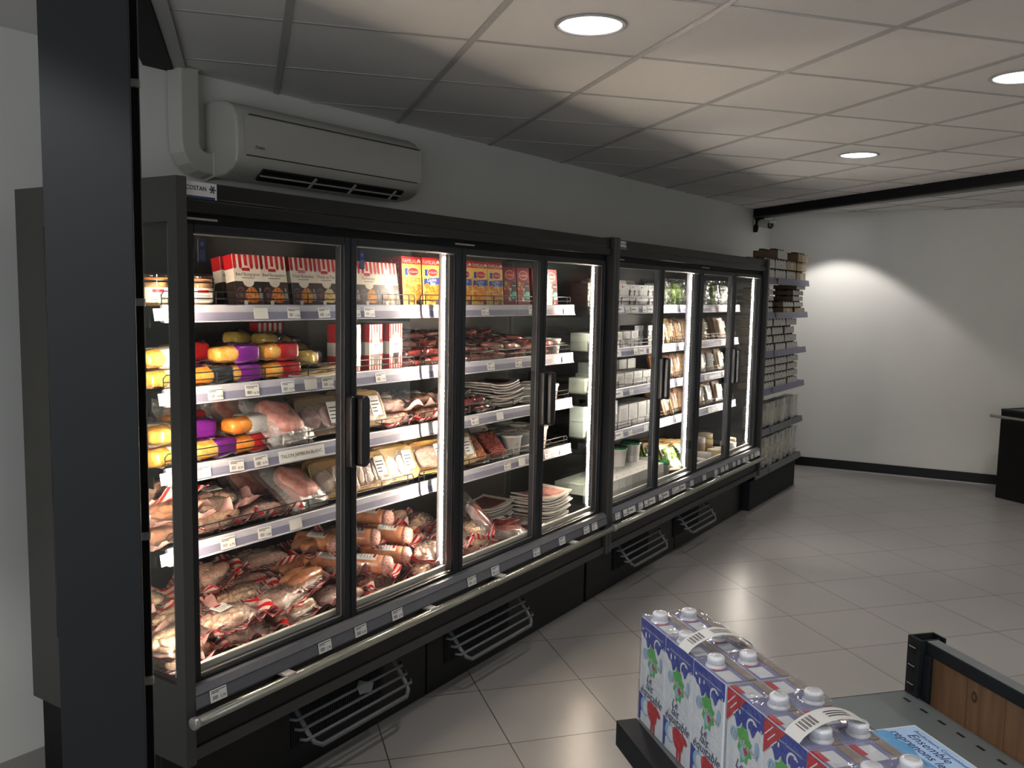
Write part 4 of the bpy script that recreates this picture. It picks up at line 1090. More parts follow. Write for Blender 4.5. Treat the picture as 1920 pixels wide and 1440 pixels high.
def flat_pack(meat, seed, edge='traywh'):
    """thin board pack of sliced ham, .27 x .19, gently sagging"""
    o = empty('sliced_ham_pack')
    sag = lambda x, y: .016 * (abs(x) / .13) ** 2 + .003 * noise.noise(Vector((x * 9, y * 9, seed)))
    mb = MB(); mb.sheet(lambda a, b: (-.135 + .27 * a, -.095 + .19 * b, .007 + sag(-.135 + .27 * a, -.095 + .19 * b)), 12, 6, 0, th=.006); mb.build('board', M[edge], o)
    mb = MB(); mb.sheet(lambda a, b: (-.100 + .20 * a, -.070 + .14 * b, .011 + sag(-.10 + .2 * a, 0) + .0015 * noise.noise(Vector((a * 8, b * 8, seed)))), 10, 6, 0, th=.004); mb.build('slices', M[meat], o)
    return o
def meat_pack(meat, seed, lab):
    """flattish vacuum pack with a film flange"""
    o = empty('vacuum_meat_pack')
    mb = MB(); mb.blob((0, 0, .019), (.078, .052, .016), .55, .012, 34, seed, 26, 12, floor=.003); mb.build('meat', M[meat], o)
    mb = MB(); mb.sheet(lambda a, b: (-.115 + .23 * a, -.078 + .156 * b, .010 + .016 * (noise.noise(Vector((a * 5, b * 4, seed))) + .3) * max(abs(2 * a - 1), abs(2 * b - 1)) ** 2), 14, 10, 0); mb.build('clear_film', M['film2'], o)
    if lab:
        mb = card(.070, .050, seed, lab == 2); T = Tr(-.01, .012, .0375) @ Rz(.15)
        mb.v = [T @ v for v in mb.v]; mb.build('label', [M['white'], M['ink'], M['redsl']], o)
    return o
def sliced_pack(meat):
    """standing sleeve of sliced sausage with a grey header card; lies in XY, length .26 in y"""
    o = empty('sliced_sausage_pack')
    mb = MB(); mb.blob((0, -.045, .016), (.056, .076, .013), .45, .010, 60, 4, 30, 14, floor=.002); mb.build('slices', M[meat], o)
    mb = MB(); mb.box(-.066, .066, -.130, .130, -.001, .0005); mb.build('backing', M['film2'], o)
    mb = MB(); mb.box(-.060, .060, .042, .125, .0005, .003, 0)
    for k in range(4): mb.box(-.045, .03 - k * .01, .06 + k * .014, .0625 + k * .014, .003, .0034, 1)
    mb.box(.02, .045, .050, .056, .003, .0036, 2); mb.build('header_card', [M['tubgrey'], M['fprint'], M['ink']], o)
    return o
# -- dairy
def tub(r_, h_, lid, printed):
    o = empty('food_tub')
    mb = MB(); mb.lathe([(r_ * .80, 0), (r_ * .82, .002), (r_ * .96, h_ - .012), (r_, h_ - .010)], 24); mb.build('tub_body', M['tub'], o)
    mb = MB(); mb.lathe([(r_ * 1.03, h_ - .014), (r_ * 1.05, h_ - .012), (r_ * 1.05, h_ - .001), (r_ * 1.0, h_), (r_ * .92, h_ - .002), (r_ * .3, h_ - .002)], 24); mb.build('lid', M[lid], o)
    if printed:
        mb = MB()
        R_ = lambda z: r_ * (.82 + .14 * z / h_) + .0006
        for k, (z, hh, a0, a1) in enumerate(((h_ * .60, .003, -50, 20), (h_ * .50, .003, -50, 0), (h_ * .30, h_ * .13, -5, 30), (h_ * .16, h_ * .08, -5, 30), (h_ * .72, .002, -60, 40))):
            mb.sheet(lambda a, b: (R_(z + hh * b) * math.sin(rad(a0 + (a1 - a0) * a)), -R_(z + hh * b) * math.cos(rad(a0 + (a1 - a0) * a)), z + hh * b), 5, 1, 0)
        mb.build('print', M['fprint'], o)
    return o
def dairy_box(w_, d_, h_, m_, win):
    o = empty('dairy_carton')
    mb = MB(); mb.box(-w_ / 2, w_ / 2, 0, d_, 0, h_, 0); mb.build('carton', M[m_], o, bevel=.0015)
    mb = MB(); F = front(0, -.0005, 0)
    if win:
        mb.add(q4(-w_ * .38, w_ * .38, h_ * .12, h_ * .90), [(0, 1, 2, 3)], 0, False, F)
        mb.add(q4(-w_ * .30, w_ * .30, h_ * .22, h_ * .84, .0003), [(0, 1, 2, 3)], 1, False, F)
    mb.add(q4(-w_ * .4, w_ * .2, h_ * .03, h_ * .07, .0004), [(0, 1, 2, 3)], 1, False, F)
    mb.poly([(-w_ * .1, d_ * .4, h_ + .0006), (w_ * .12, d_ * .4, h_ + .0006), (w_ * .12, d_ * .46, h_ + .0006), (-w_ * .1, d_ * .46, h_ + .0006)], 2)
    mb.build('print', [M['white'], M['tubgrey'], M['ink']], o)
    return o
def pot_carton(var):
    """white yoghurt multipack sleeve with a scooped front showing pots"""
    o = empty('yoghurt_multipack'); w_, d_, h_ = .125, .10, .062
    mb = MB(); mb.box(-w_ / 2, w_ / 2, .004, d_, 0, h_ - .001, 0)
    mb.poly([(-w_ / 2, 0, h_), (w_ / 2, 0, h_), (w_ / 2, d_, h_), (-w_ / 2, d_, h_)], 0)
    mb.build('carton', M['choc'] if var == 0 else M['carton'], o)
    mb = MB(); F = front(0, -.0005, 0)
    mb.poly(flat([(-w_ / 2, h_), (-w_ / 2, h_ * .55), (-w_ * .3, h_ * .30), (-w_ * .18, h_ * .30), (-w_ * .06, h_ * .5), (.0, h_ * .5), (w_ * .2, h_ * .3), (w_ * .3, h_ * .30), (w_ / 2, h_ * .55), (w_ / 2, h_)]), 0, F)
    for k in (-1, 1): mb.poly(flat([(k * w_ * .25 - .022, 0), (k * w_ * .25 + .022, 0), (k * w_ * .25 + .025, h_ * .32), (k * w_ * .25 - .025, h_ * .32)], -.001), 0, F)
    mb.poly(flat(ell(-w_ * .28, h_ * .78, .008, .007, 10), .0004), 1, F); mb.poly(flat(ell(-w_ * .1, h_ * .80, .006, .006, 10), .0004), 2, F)
    for k in range(4): mb.add(q4(w_ * (.0 + .1 * k), w_ * (.07 + .1 * k), h_ * .84, h_ * .90, .0004), [(0, 1, 2, 3)], 3, False, F)
    mb.build('print', [M['white'], M['redsl'] if var else M['fprint'], M['green'] if var else M['fprint'], M['fprint']], o)
    return o
def salad_bag(m_, seed):
    o = empty('bagged_salad')
    mb = MB(); mb.blob((0, .035, .095), (.086, .034, .088), .8, .030, 30, seed, 32, 20, floor=.004); mb.build('leaves', M[m_], o)
    mb = MB()
    mb.sheet(lambda a, b: (-.105 + .21 * a, -.012 - .004 * math.sin(PI * b) + .016 * noise.noise(Vector((a * 8, b * 8, seed))) + (.035 if b > .9 else 0), .002 + .205 * b), 16, 16, 0)
    mb.sheet(lambda a, b: (-.105 + .21 * a, .078 - .03 * (b > .9), .002 + .205 * b), 2, 2, 0); mb.build('clear_bag', M['film'], o)
    return o
def cheese_tray(trm, m_, w_=.12, d_=.16):
    o = empty('cheese_tray')
    mb = MB(); n = 4
    mb.prism(rrect(w_, d_, .016, 4), 0, .020); mb.build('tray', M[trm], o, bevel=.003)
    mb = MB(); mb.prism([(-w_ * .34, -d_ * .38), (w_ * .36, -d_ * .32), (w_ * .22, d_ * .36), (-w_ * .2, d_ * .34)], .0205, .034); mb.build('cheese', M[m_], o, bevel=.004)
    mb = MB(); mb.sheet(lambda a, b: ((a - .5) * w_, (b - .5) * d_, .0215 + .018 * (1 - (2 * a - 1) ** 4) * (1 - (2 * b - 1) ** 4) + .004 * noise.noise(Vector((a * 7, b * 7, 1)))), 12, 12, 0); mb.build('clear_film', M['film'], o)
    mb = card(.03, .05, 9, False); mb.v = [Tr(w_ * .28, d_ * .12, .0405) @ v for v in mb.v]; mb.build('label', [M['white'], M['ink'], M['red']], o)
    return o
def cheese_round(m_, r_, h_):
    o = empty('round_cheese')
    mb = MB(); mb.lathe([(r_ * .94, 0), (r_, .004), (r_, h_ - .004), (r_ * .94, h_)], 28); mb.build('cheese', M[m_], o)
    mb = MB(); mb.lathe([(r_ * .6, h_ + .0004), (r_ * .6, h_ + .001)], 24); mb.build('label', M['white'], o)
    return o

# ------------------------------------------------------------------ goods: near cooler
NT = ['on the top shelf', 'on the second shelf', 'on the third shelf', 'on the fourth shelf']
near = lambda i: (NT[i] if i < 4 else 'on the bottom deck') + ' of the near cooler'
far = lambda i: (NT[i] if i < 4 else 'on the bottom deck') + ' of the far cooler'
Y0 = 0.178
RN = random.Random(11)
z = SHZ[0]
for x in (0.105, 0.262): put('jar', clip_jar, (), 'clip-top glass jar', 'jar', near(0), x, Y0 + .045, z, rad(-20))
for x in (0.158, 0.335): put('jar', clip_jar, (), 'clip-top glass jar', 'jar', near(0), x, Y0 + .150, z, rad(15), row='behind')
meals = [(0.440, 'Bœuf Bourguignon', 'stew'), (0.550, 'Bœuf Bourguignon', 'stew'), (0.682, 'Tripes Basquaises', 'orange'), (0.792, 'Poule au Pot', 'cheese'), (0.905, 'Poule au Pot', 'stew'), (1.016, 'Parmentier', 'orange'), (1.128, 'Paella', 'orange')]
for x, t_, f_ in meals:
    put('meal', ready_meal_box, (t_, f_), 'striped box reading ' + t_.replace('œ', 'oe'), 'ready meal', near(0), x, Y0 + .015, z, rad(-3), rad(-10), sc=(1.0, 1, 1.15), group='striped ready meal boxes on the top shelf')
    put('meal', ready_meal_box, (t_, f_), 'striped box reading ' + t_.replace('œ', 'oe'), 'ready meal', near(0), x + .004, Y0 + .080, z, rad(-3), rad(-10), row='behind', sc=(1.0, 1, 1.1), group='striped ready meal boxes on the top shelf')
for x, t_, k in ((1.268, 'NUGGETS', 0), (1.395, 'Cordon Bleu', 1), (1.508, 'Cordon Bleu', 1), (1.622, 'Cordon Bleu', 1), (1.742, 'Cordon Bleu', 1), (1.866, 'Cordon Bleu', 1)):
    put('fam', familial_box, (t_, k), 'yellow FAMILIAL poultry box', 'food box', near(0), x, Y0 + .02, z, rad(-4), rad(-4), sc=(1, 1, 1.17))
    put('fam', familial_box, (t_, k), 'yellow FAMILIAL poultry box', 'food box', near(0), x, Y0 + .08, z, rad(-4), rad(-4), row='behind', sc=(1, 1, 1.15))
for x in (1.990, 2.108, 2.245, 2.375):
    put('redbox', red_box, (), 'dark red poultry box', 'food box', near(0), x, Y0 + .02, z, rad(-4), rad(-5), sc=(1, 1, 1.2))
    put('redbox', red_box, (), 'dark red poultry box', 'food box', near(0), x, Y0 + .085, z, rad(-4), rad(-5), row='behind', sc=(1, 1, 1.18))
# second shelf
z = SHZ[1]
def pp(meat, sl, i, x, y, zz, rz=0, rx=0, ry=0, row=''):
    nm = {'purple': 'purple', 'redsl': 'red', 'blacksl': 'black', 'whitesl': 'white'}[sl]
    cm = {'poultry': 'golden', 'poultry2': 'orange', 'mustard': 'mustard'}[meat]
    put('pp', poultry_pack, (meat, sl), cm + ' poultry pack, ' + nm + ' sleeve', 'poultry pack', near(i), x, y, zz, rz, rx, ry, row=row)
pp('poultry', 'whitesl', 1, 0.13, Y0 + .06, z, .2); pp('poultry', 'whitesl', 1, 0.12, Y0 + .06, z + .062, .15, row='on top')
pp('poultry2', 'blacksl', 1, 0.285, Y0 + .045, z, .05)
pp('poultry', 'purple', 1, 0.400, Y0 + .150, z + .0, .0); pp('poultry', 'purple', 1, 0.400, Y0 + .05, z, -.02); pp('poultry', 'purple', 1, 0.395, Y0 + .055, z + .063, -.04, row='on top')
pp('poultry', 'redsl', 1, 0.575, Y0 + .05, z, 0); pp('poultry', 'redsl', 1, 0.570, Y0 + .055, z + .063, .02, row='on top')
pp('poultry', 'redsl', 1, 0.33, Y0 + .26, z, .3); pp('poultry', 'purple', 1, 0.27, Y0 + .17, z, -.1); pp('poultry', 'redsl', 1, 0.35, Y0 + .25, z + .064, -.3, row='on top')
for k, (x, y, zz, rz) in enumerate(((0.745, .085, 0.03, .55), (0.685, .16, .04, .45), (0.80, .19, .05, .5), (0.62, .24, .05, .4), (0.73, .27, .085, .5), (0.83, .30, .07, .4), (0.66, .33, .09, .35))):
    pp('mustard', 'blacksl', 1, x, Y0 + y, z + zz, rz, 0, .1)
for k, (x, y, rz) in enumerate(((.70, .05, -.5), (.77, .13, -.3), (.70, .24, -.2))):
    put('flat', flat_pack, ('veal', 1), 'white-backed flat pack lying under mustard poultry packs', 'flat pack', near(1), x, Y0 + y, z + .002 + .009 * k, rz)
for x, v in ((0.925, 0), (1.048, 0), (1.165, 1)):
    put('sbox', striped_box, (v,), 'tall striped red meat box' if v == 0 else 'tall white striped meat box', 'food box', near(1), x, Y0 + .022, z, rad(9), sc=(.80, 1, 1))
put('sbox', striped_box, (0,), 'tall striped red meat box', 'food box', near(1), .80, Y0 + .33, z, rad(-4), sc=(1, .6, 1), row='behind')
kinds = [('darkmeat', 2), ('darkmeat', 1), ('hamdark', 2), ('salami', 1)]
i_ = 0
for x in (1.30, 1.45, 1.60, 1.76, 1.90, 2.06, 2.20, 2.33):
    for (y, zz) in ((.07, 0), (.08, .036), (.22, .02), (.24, .058), (.34, .09)):
        if zz > .08 and i_ % 3 == 0: i_ += 1; continue
        mt, lb = kinds[(i_ * 7 + int(x * 10)) % 4]
        nm = {'darkmeat': 'dark red', 'hamdark': 'pink', 'salami': 'red sliced'}[mt]
        if y < .1 and 1.55 < x < 1.72: mt, lb = ('saus3', 0); nm = 'brown'
        put('mp', meat_pack, (mt, i_ % 3, lb), nm + ' vacuum meat pack', 'meat pack', near(1), x + RN.uniform(-.02, .02), Y0 + y, z + zz, RN.uniform(-.5, .5), RN.uniform(.0, .15), RN.uniform(-.12, .12), row='on top' if zz > .03 else ('behind' if y > .1 else ''))
        i_ += 1
# third shelf
z = SHZ[2]
pp('poultry', 'whitesl', 2, 0.125, Y0 + .06, z, .5); pp('poultry', 'whitesl', 2, 0.13, Y0 + .09, z + .063, 1.2, row='on top'); pp('poultry2', 'purple', 2, .13, Y0 + .22, z + .0, .1); pp('poultry', 'purple', 2, .12, Y0 + .2, z + .064, 0, row='on top')
pp('poultry', 'blacksl', 2, 0.235, Y0 + .17, z, 1.4)
pp('poultry', 'purple', 2, 0.30, Y0 + .05, z, .12); pp('poultry', 'purple', 2, 0.27, Y0 + .12, z + .060, -.35, row='on top')
pp('poultry2', 'redsl', 2, 0.445, Y0 + .05, z, .08); pp('poultry2', 'whitesl', 2, 0.440, Y0 + .055, z + .062, .1, row='on top'); pp('poultry2', 'whitesl', 2, 0.435, Y0 + .16, z + .030, .05, row='behind'); pp('poultry2', 'redsl', 2, 0.33, Y0 + .24, z + .07, .2, row='behind')
put('hb', ham_bag, ('ham', 0), 'clear crumpled bag holding a pink ham heel', 'ham bag', near(2), 0.565, Y0 + .105, z + .100, rad(8), rad(38), sc=(1.2, 1.05, 1.1))
put('hb2', ham_bag, ('hamdark', 1), 'labelled dark ham bag', 'ham bag', near(2), 0.50, Y0 + .255, z + .118, rad(4), rad(50), sc=(1, .85, 1))
put('hb2', ham_bag, ('hamdark', 1), 'labelled dark ham bag', 'ham bag', near(2), 0.33, Y0 + .28, z + .118, rad(4), rad(50), row='behind', sc=(1, .85, 1))
for k in range(6):
    put('trd', food_tray, ('traydk', 'hamdark', 2, 1), 'brown tray of meat rounds', 'meat tray', near(2), 0.765 + .004 * k, Y0 + .055 + k * .042, z + .075, rad(-6), rad(66), row='' if k == 0 else 'behind')
for k in range(3):
    put('trw', food_tray, ('tray', 'chick', 2, 1), 'golden tray of poultry', 'meat tray', near(2), 0.985 + .004 * k, Y0 + .050 + k * .040, z + .078, rad(-6), rad(64), row='' if k == 0 else 'behind')
for k, (x, y, zz, rz, m_) in enumerate(((1.17, .07, 0, .2, 'saus'), (1.16, .09, .055, -.2, 'saus2'), (1.38, .07, 0, .1, 'saus3'), (1.36, .10, .055, 0, 'saus3'), (1.27, .24, .05, .4, 'saus2'), (1.45, .25, .04, -.2, 'saus2'))):
    put('sp', sausage_pouch, (m_, 'pinkfilm' if k % 2 else 'stripe', 3, k % 2, k % 2 == 1), 'striped pouch of ' + {'saus': 'pale', 'saus2': 'greyish', 'saus3': 'brown'}[m_] + ' sausages', 'sausage pouch', near(2), x, Y0 + y, z + zz, rz, row='on top' if zz > .03 else '')
for k in range(9):
    put('fp', flat_pack, ('darkmeat', k % 3), 'white-edged dark sliced meat pack', 'flat pack', near(2), 1.98 + RN.uniform(-.015, .015), Y0 + .13 + RN.uniform(-.01, .01), z + k * .0125, RN.uniform(-.08, .08))
for k in range(6):
    put('fp', flat_pack, ('hamdark', 1 + k % 2), 'white-edged pink ham pack', 'flat pack', near(2), 1.68 + RN.uniform(-.015, .015), Y0 + .22 + RN.uniform(-.01, .01), z + k * .0125, RN.uniform(-.1, .1), 0, -.05)
for k, (x, y, zz, rz) in enumerate(((1.60, .06, 0, .1), (1.64, .07, .034, -.3), (1.78, .06, 0, .2), (1.75, .07, .034, .1))):
    put('mp', meat_pack, ('darkmeat', k % 3, 2), 'dark red vacuum meat pack', 'meat pack', near(2), x, Y0 + y, z + zz, rz, row='on top' if zz else '')
# fourth shelf
z = SHZ[3]
for k, (x, y, zz, rz, m_, n, lb) in enumerate(((0.12, .08, 0, .3, 'roast', 1, False), (0.13, .09, .062, .2, 'roast', 1, False), (0.13, .12, .12, .1, 'saus2', 2, False), (0.325, .08, 0, .05, 'saus', 2, False), (0.32, .085, .058, .12, 'saus', 1, True), (0.50, .08, .0, -.25, 'saus2', 3, False), (0.34, .24, .05, .4, 'saus2', 3, True), (0.52, .24, 0, .2, 'saus2', 2, False))):
    put('sp4', sausage_pouch, (m_, 'pinkfilm' if n == 1 else 'stripe', n, k % 2, lb), 'film pouch of ' + {'saus': 'pale pink', 'saus2': 'greyish', 'roast': 'orange'}[m_] + (' sausages' if n > 1 else ' meat'), 'sausage pouch', near(3), x, Y0 + y, z + zz, rz, row='on top' if zz > .04 else '')
put('hb3', ham_bag, ('ham', 1), 'large pink ham bag', 'ham bag', near(3), 0.655, Y0 + .12, z + .096, rad(10), rad(36), sc=(1.1, 1.05, 1))
put('hb3', ham_bag, ('ham', 1), 'large pink ham bag', 'ham bag', near(3), 0.59, Y0 + .27, z + .108, rad(-5), rad(48), sc=(1.1, .9, 1), row='behind')
for x, n, m_, sh, lbn in ((0.835, 6, 'chick', 2, 'golden tray of poultry'), (1.02, 6, 'chick', 3, 'golden tray of pale sausages'), (1.19, 8, 'mince', 2, 'golden tray of mince patties'), (1.40, 5, 'mince', 1, 'golden tray of mince'), (1.60, 4, 'veal', 2, 'golden tray of yellow fillets')):
    for k in range(n):
        put('tr4' + str(sh), food_tray, ('tray', m_, sh, 1), lbn, 'meat tray', near(3), x + .006 * k, Y0 + .055 + k * .040, z + .076, rad(-6), rad(62 + (k % 3) * 2), row='' if k == 0 else 'behind')
for x, m_ in ((1.765, 'chorizo'), (1.925, 'salami')):
    for k in range(2):
        put('sl', sliced_pack, (m_,), ('orange' if m_ == 'chorizo' else 'dark red') + ' sliced sausage pack', 'sliced sausage pack', near(3), x + .01 * k, Y0 + .115 + k * .045, z + .088, rad(-10), rad(40), row='' if k == 0 else 'behind')
for x, r_, h_ in ((2.065, .052, .098), (2.185, .052, .098), (2.310, .052, .112)):
    for k in range(3):
        put('tub', tub, (r_, h_, 'tub', True), 'white printed tub', 'tub', near(3), x + .01 * k, Y0 + .055 + k * .115, z, rad(20), row='' if k == 0 else 'behind')
for i, zz in ((1, SHZ[1]), (2, SHZ[2])):
    for x in ((2.43,) if i == 1 else (2.20, 2.315, 2.42)):
        for k in range(2): put('tubs', tub, (.048, .080, 'tub', False), 'plain white tub', 'tub', near(i), x, Y0 + .055 + k * .11, zz, row='' if k == 0 else 'behind')
# bottom deck: sausages in heaps
z = DECK + .005
YD = 0.075
def deckp(k, x, y, zz, rz, m_, n, film='stripe', lb=False, rx=0, ry=0, row=''):
    put('spd', sausage_pouch, (m_, film, n, k, lb), {'saus': 'pale', 'saus2': 'greyish pink', 'saus3': 'brown', 'roast': 'orange'}[m_] + (' sausage pouch' if n > 1 else ' meat pouch'), 'sausage pouch', near(4), x, y, z + zz, rz, rx, ry, row=row)
rows = [(0.17, .0), (0.33, .0), (0.48, .0)]
mats_ = ['saus', 'saus2', 'saus', 'saus2', 'saus3']
k = 0
for yi, y in enumerate((.195, .345, .49)):
    x = 0.15 + .06 * yi
    while x < 1.22:
        m_ = mats_[k % 5] if yi < 2 else 'saus2'
        deckp(k % 3, x, y, .0, RN.uniform(-.25, .25), m_, (3, 1, 2)[k % 3], 'stripe' if k % 2 else 'stripe2', k % 4 == 0)
        x += .225; k += 1
for (x, y, rz, m_, n, lb) in ((.125, .17, .3, 'saus', 1, False), (.335, .175, .15, 'saus', 1, True), (.565, .19, .3, 'saus2', 3, False), (.25, .33, .2, 'saus', 1, False), (.50, .31, .28, 'saus', 1, False), (.74, .27, .2, 'roast', 2, True), (.97, .25, .1, 'saus', 3, False), (.14, .40, -.2, 'saus', 3, False), (.60, .45, -.1, 'saus2', 3, True), (.85, .44, .2, 'roast', 2, True), (1.10, .40, 0, 'saus2', 1, False), (.38, .47, .3, 'saus2', 2, True)):
    deckp(k % 3, x, y + .022, .058, rz, m_, n, 'stripe' if k % 3 else 'pinkfilm', lb, row='on top'); k += 1
for (x, y, rz, m_, n, lb) in ((.13, .40, .1, 'saus', 1, False), (.45, .44, .5, 'saus2', 2, True), (.70, .47, -.2, 'saus2', 3, False), (.95, .45, .2, 'roast', 2, False), (1.16, .47, 0, 'saus', 3, False)):
    deckp(k % 3, x, y, .118, rz, m_, n, 'stripe', lb, row='topmost'); k += 1
for (x, y, zz, rz) in ((0.925, .33, .060, .25), (1.02, .22, .052, .45), (1.15, .235, .055, .5), (1.10, .36, .118, .55), (1.24, .30, .11, .35), (.96, .42, .12, .2), (1.26, .42, .16, .3)):
    put('roll', meat_roll, (), 'thick orange sausage roll', 'sausage roll', near(4), x, y, z + zz, rz, 0)
for (x, y, zz, rz, m_, n) in ((1.27, .16, 0, .2, 'saus', 2), (1.33, .17, .055, .3, 'saus2', 1), (1.42, .30, .0, .4, 'saus', 1), (1.38, .34, .06, -.1, 'saus', 3), (1.42, .45, .12, .2, 'saus2', 2), (1.50, .16, 0, .3, 'saus', 1), (1.56, .20, .055, .6, 'saus', 3), (1.66, .17, 0, .2, 'saus', 2), (1.64, .32, .03, .5, 'saus2', 1), (1.55, .42, .09, .2, 'saus', 1), (1.74, .22, .05, .7, 'saus', 1)):
    deckp(k % 3, x, y, zz, rz, m_, n, 'stripe' if k % 2 else 'stripe2', False, row='on top' if zz > .04 else ''); k += 1
put('hb4', ham_bag, ('hamdark', 0), 'crumpled clear bag of dark meat standing in the heap', 'ham bag', near(4), 1.80, .30, z + .13, rad(30), rad(50))
put('hb4', ham_bag, ('hamdark', 0), 'crumpled clear bag of dark meat lying at the deck front', 'ham bag', near(4), 1.90, .16, z, rad(100), rad(8))
for k in range(12):
    put('fp4', flat_pack, ('darkmeat' if k % 3 == 0 else 'ham', k % 3), 'white-edged sliced ham pack', 'flat pack', near(4), 2.30 + RN.uniform(-.02, .02), .20 + RN.uniform(-.01, .01), z + k * .0125, RN.uniform(-.1, .1), 0, 0)
for k in range(10):
    put('fp4', flat_pack, ('darkmeat', k % 3), 'white-edged dark sliced meat pack', 'flat pack', near(4), 2.02 + RN.uniform(-.02, .02), .36 + RN.uniform(-.01, .01), z + k * .0125, RN.uniform(-.1, .1), 0, 0)
for (x, y, zz, rz) in ((1.98, .20, .0, .3), (2.02, .22, .034, -.2), (1.90, .42, .0, .2), (1.84, .44, .034, .1), (2.12, .14, .0, .1)):
    put('mp', meat_pack, ('darkmeat', 1, 1), 'dark red vacuum meat pack', 'meat pack', near(4), x, y, z + zz, rz, row='on top' if zz else '')

# ------------------------------------------------------------------ goods: far cooler
z = SHZ[0]
XA = 2.72
for k in range(7):
    for lv in range(2):
        put('pc', pot_carton, (k % 2,), 'white yoghurt multipack with cut-out front', 'yoghurt pack', far(0), XA + .07 + k * .131, Y0 + .01, z + lv * .0635, row='on top' if lv else '')
for k in range(5):
    put('db0', dairy_box, (.115, .05, .068, 'white', 0), 'white fruit-print pack', 'dairy pack', far(0), XA + .34 + k * .128, Y0 + .14, z + .090, 0, rad(-16), row='on top')
put('dbt', dairy_box, (.11, .09, .14, 'white', 0), 'tall white pack', 'dairy pack', far(0), 3.70, Y0 + .01, z)
for x, m_ in ((3.86, 'herb'), (4.03, 'salad'), (4.20, 'herb'), (4.52, 'herb'), (4.72, 'salad'), (4.90, 'herb')):
    put('sb', salad_bag, (m_, 2), ('dark' if m_ == 'herb' else 'light') + ' green salad bag', 'salad bag', far(0), x, Y0 + .02, z, RN.uniform(-.2, .2), rad(-6), sc=(.82, 1, .88))
    put('sb', salad_bag, (m_, 2), ('dark' if m_ == 'herb' else 'light') + ' green salad bag', 'salad bag', far(0), x + .05, Y0 + .15, z, RN.uniform(-.2, .2), rad(-6), sc=(.82, 1, .86), row='behind')
z = SHZ[1]
for k in range(6):
    for lv in range(2):
        put('db1', dairy_box, (.105, .10, .048, 'tubgrey', 1), 'small pale carton with pot lids', 'dairy pack', far(1), XA + .06 + k * .112, Y0 + .01, z + lv * .05, RN.uniform(-.05, .05), row='on top' if lv else '')
for k in range(3):
    for lv in range(2):
        put('pc', pot_carton, (0,), 'white yoghurt multipack with cut-out front', 'yoghurt pack', far(1), 3.46 + k * .13, Y0 + .01 + .03 * (k == 0), z + lv * .0635, row='on top' if lv else '')
ct = [(3.90, 'cheese'), (4.04, 'crust'), (4.18, 'crust'), (4.50, 'cheese'), (4.66, 'rind'), (4.88, 'cheese')]
for i, zz in ((1, SHZ[1]), (2, SHZ[2]), (3, SHZ[3])):
    for j, (x, b_) in enumerate(ct):
        if i == 1 and j == 4: continue
        a_, nm = (('traybr', 'orange-brown'), ('tray', 'golden'), ('traybr', 'orange-brown'))[(i + j) % 3]
        for k in range(2):
            put('ct', cheese_tray, (a_, b_), 'cheese on ' + nm + ' tray', 'cheese', far(i), x + RN.uniform(-.01, .01) + .05 * (i == 3 and j < 3) - .08 * (i == 3 and j < 3), Y0 + .06 + k * .07, zz + .076, RN.uniform(-.3, .2), rad(72), RN.uniform(-.08, .08), row='' if k == 0 else 'behind')
z = SHZ[2]
for k in range(7):
    put('db2', dairy_box, (.115, .10, .085, 'carton', 1), 'pale windowed carton', 'dairy pack', far(2), XA + .06 + k * .125, Y0 + .01, z, row='')
for k in range(5):
    put('db3', dairy_box, (.115, .08, .062, 'tubgrey', 0), 'pale grey dairy box', 'dairy pack', far(2), XA + .34 + k * .125, Y0 + .13, z + .086, row='on top')
    put('db2', dairy_box, (.115, .10, .085, 'carton', 1), 'pale windowed carton', 'dairy pack', far(2), XA + .34 + k * .125, Y0 + .125, z, row='behind')
z = SHZ[3]
for k in range(4):
    for lv in range(2): put('db4', dairy_box, (.100, .09, .085, 'white', 0), 'white dessert carton', 'dairy pack', far(3), XA + .05 + k * .105, Y0 + .01, z + lv * .087, row='on top' if lv else '')
for k in range(4):
    put('db5', dairy_box, (.125, .12, .135, 'carton', 1), 'tall pale windowed carton', 'dairy pack', far(3), XA + .50 + k * .130, Y0 + .01, z, 0, row='')
    put('db5', dairy_box, (.125, .12, .135, 'carton', 1), 'tall pale windowed carton', 'dairy pack', far(3), XA + .50 + k * .130, Y0 + .135, z, 0, row='behind')
z = DECK + .005
for j in range(3):
    for k in range(10):
        for lv in range(2):
            if lv == 0 and j == 1: continue
            put('db6', dairy_box, (.088, .088, .060, 'tubgrey' if lv == 0 else 'carton', 0), 'pale milk carton', 'milk carton', far(4), XA + .03 + k * .0895, .085 + j * .090, z + lv * .061, 0, row=('on top' if lv else '') if j == 0 else ('behind' if lv == 0 else 'on top behind'))
for x, y, r_, h_, m_, zz in ((3.34, .28, .058, .120, 'lidgreen', .122), (3.53, .28, .062, .125, 'lidgreen', .122), (3.42, .46, .058, .120, 'lidgreen', .0), (3.69, .13, .047, .112, 'lidgreen', 0), (3.69, .25, .052, .118, 'tub', 0)):
    put('gt', tub, (r_, h_, m_, False), 'white tub with ' + ('dark green' if m_ == 'lidgreen' else 'white') + ' lid', 'tub', far(4), x, y, z + zz, row='on top' if zz else '')
for x, n in ((3.86, 4), (4.06, 5)):
    for k in range(n):
        put('st', food_tray, ('tray', 'salad' if k < 4 else 'herb', 0, 1 if k == 0 and x < 3.9 else 0), 'yellow salad tray', 'salad tray', far(4), x - .02 * k, .15 + k * .05, z + .105, rad(-25), rad(60), row='' if k == 0 else 'behind', sc=(.9, 1.25, 1))
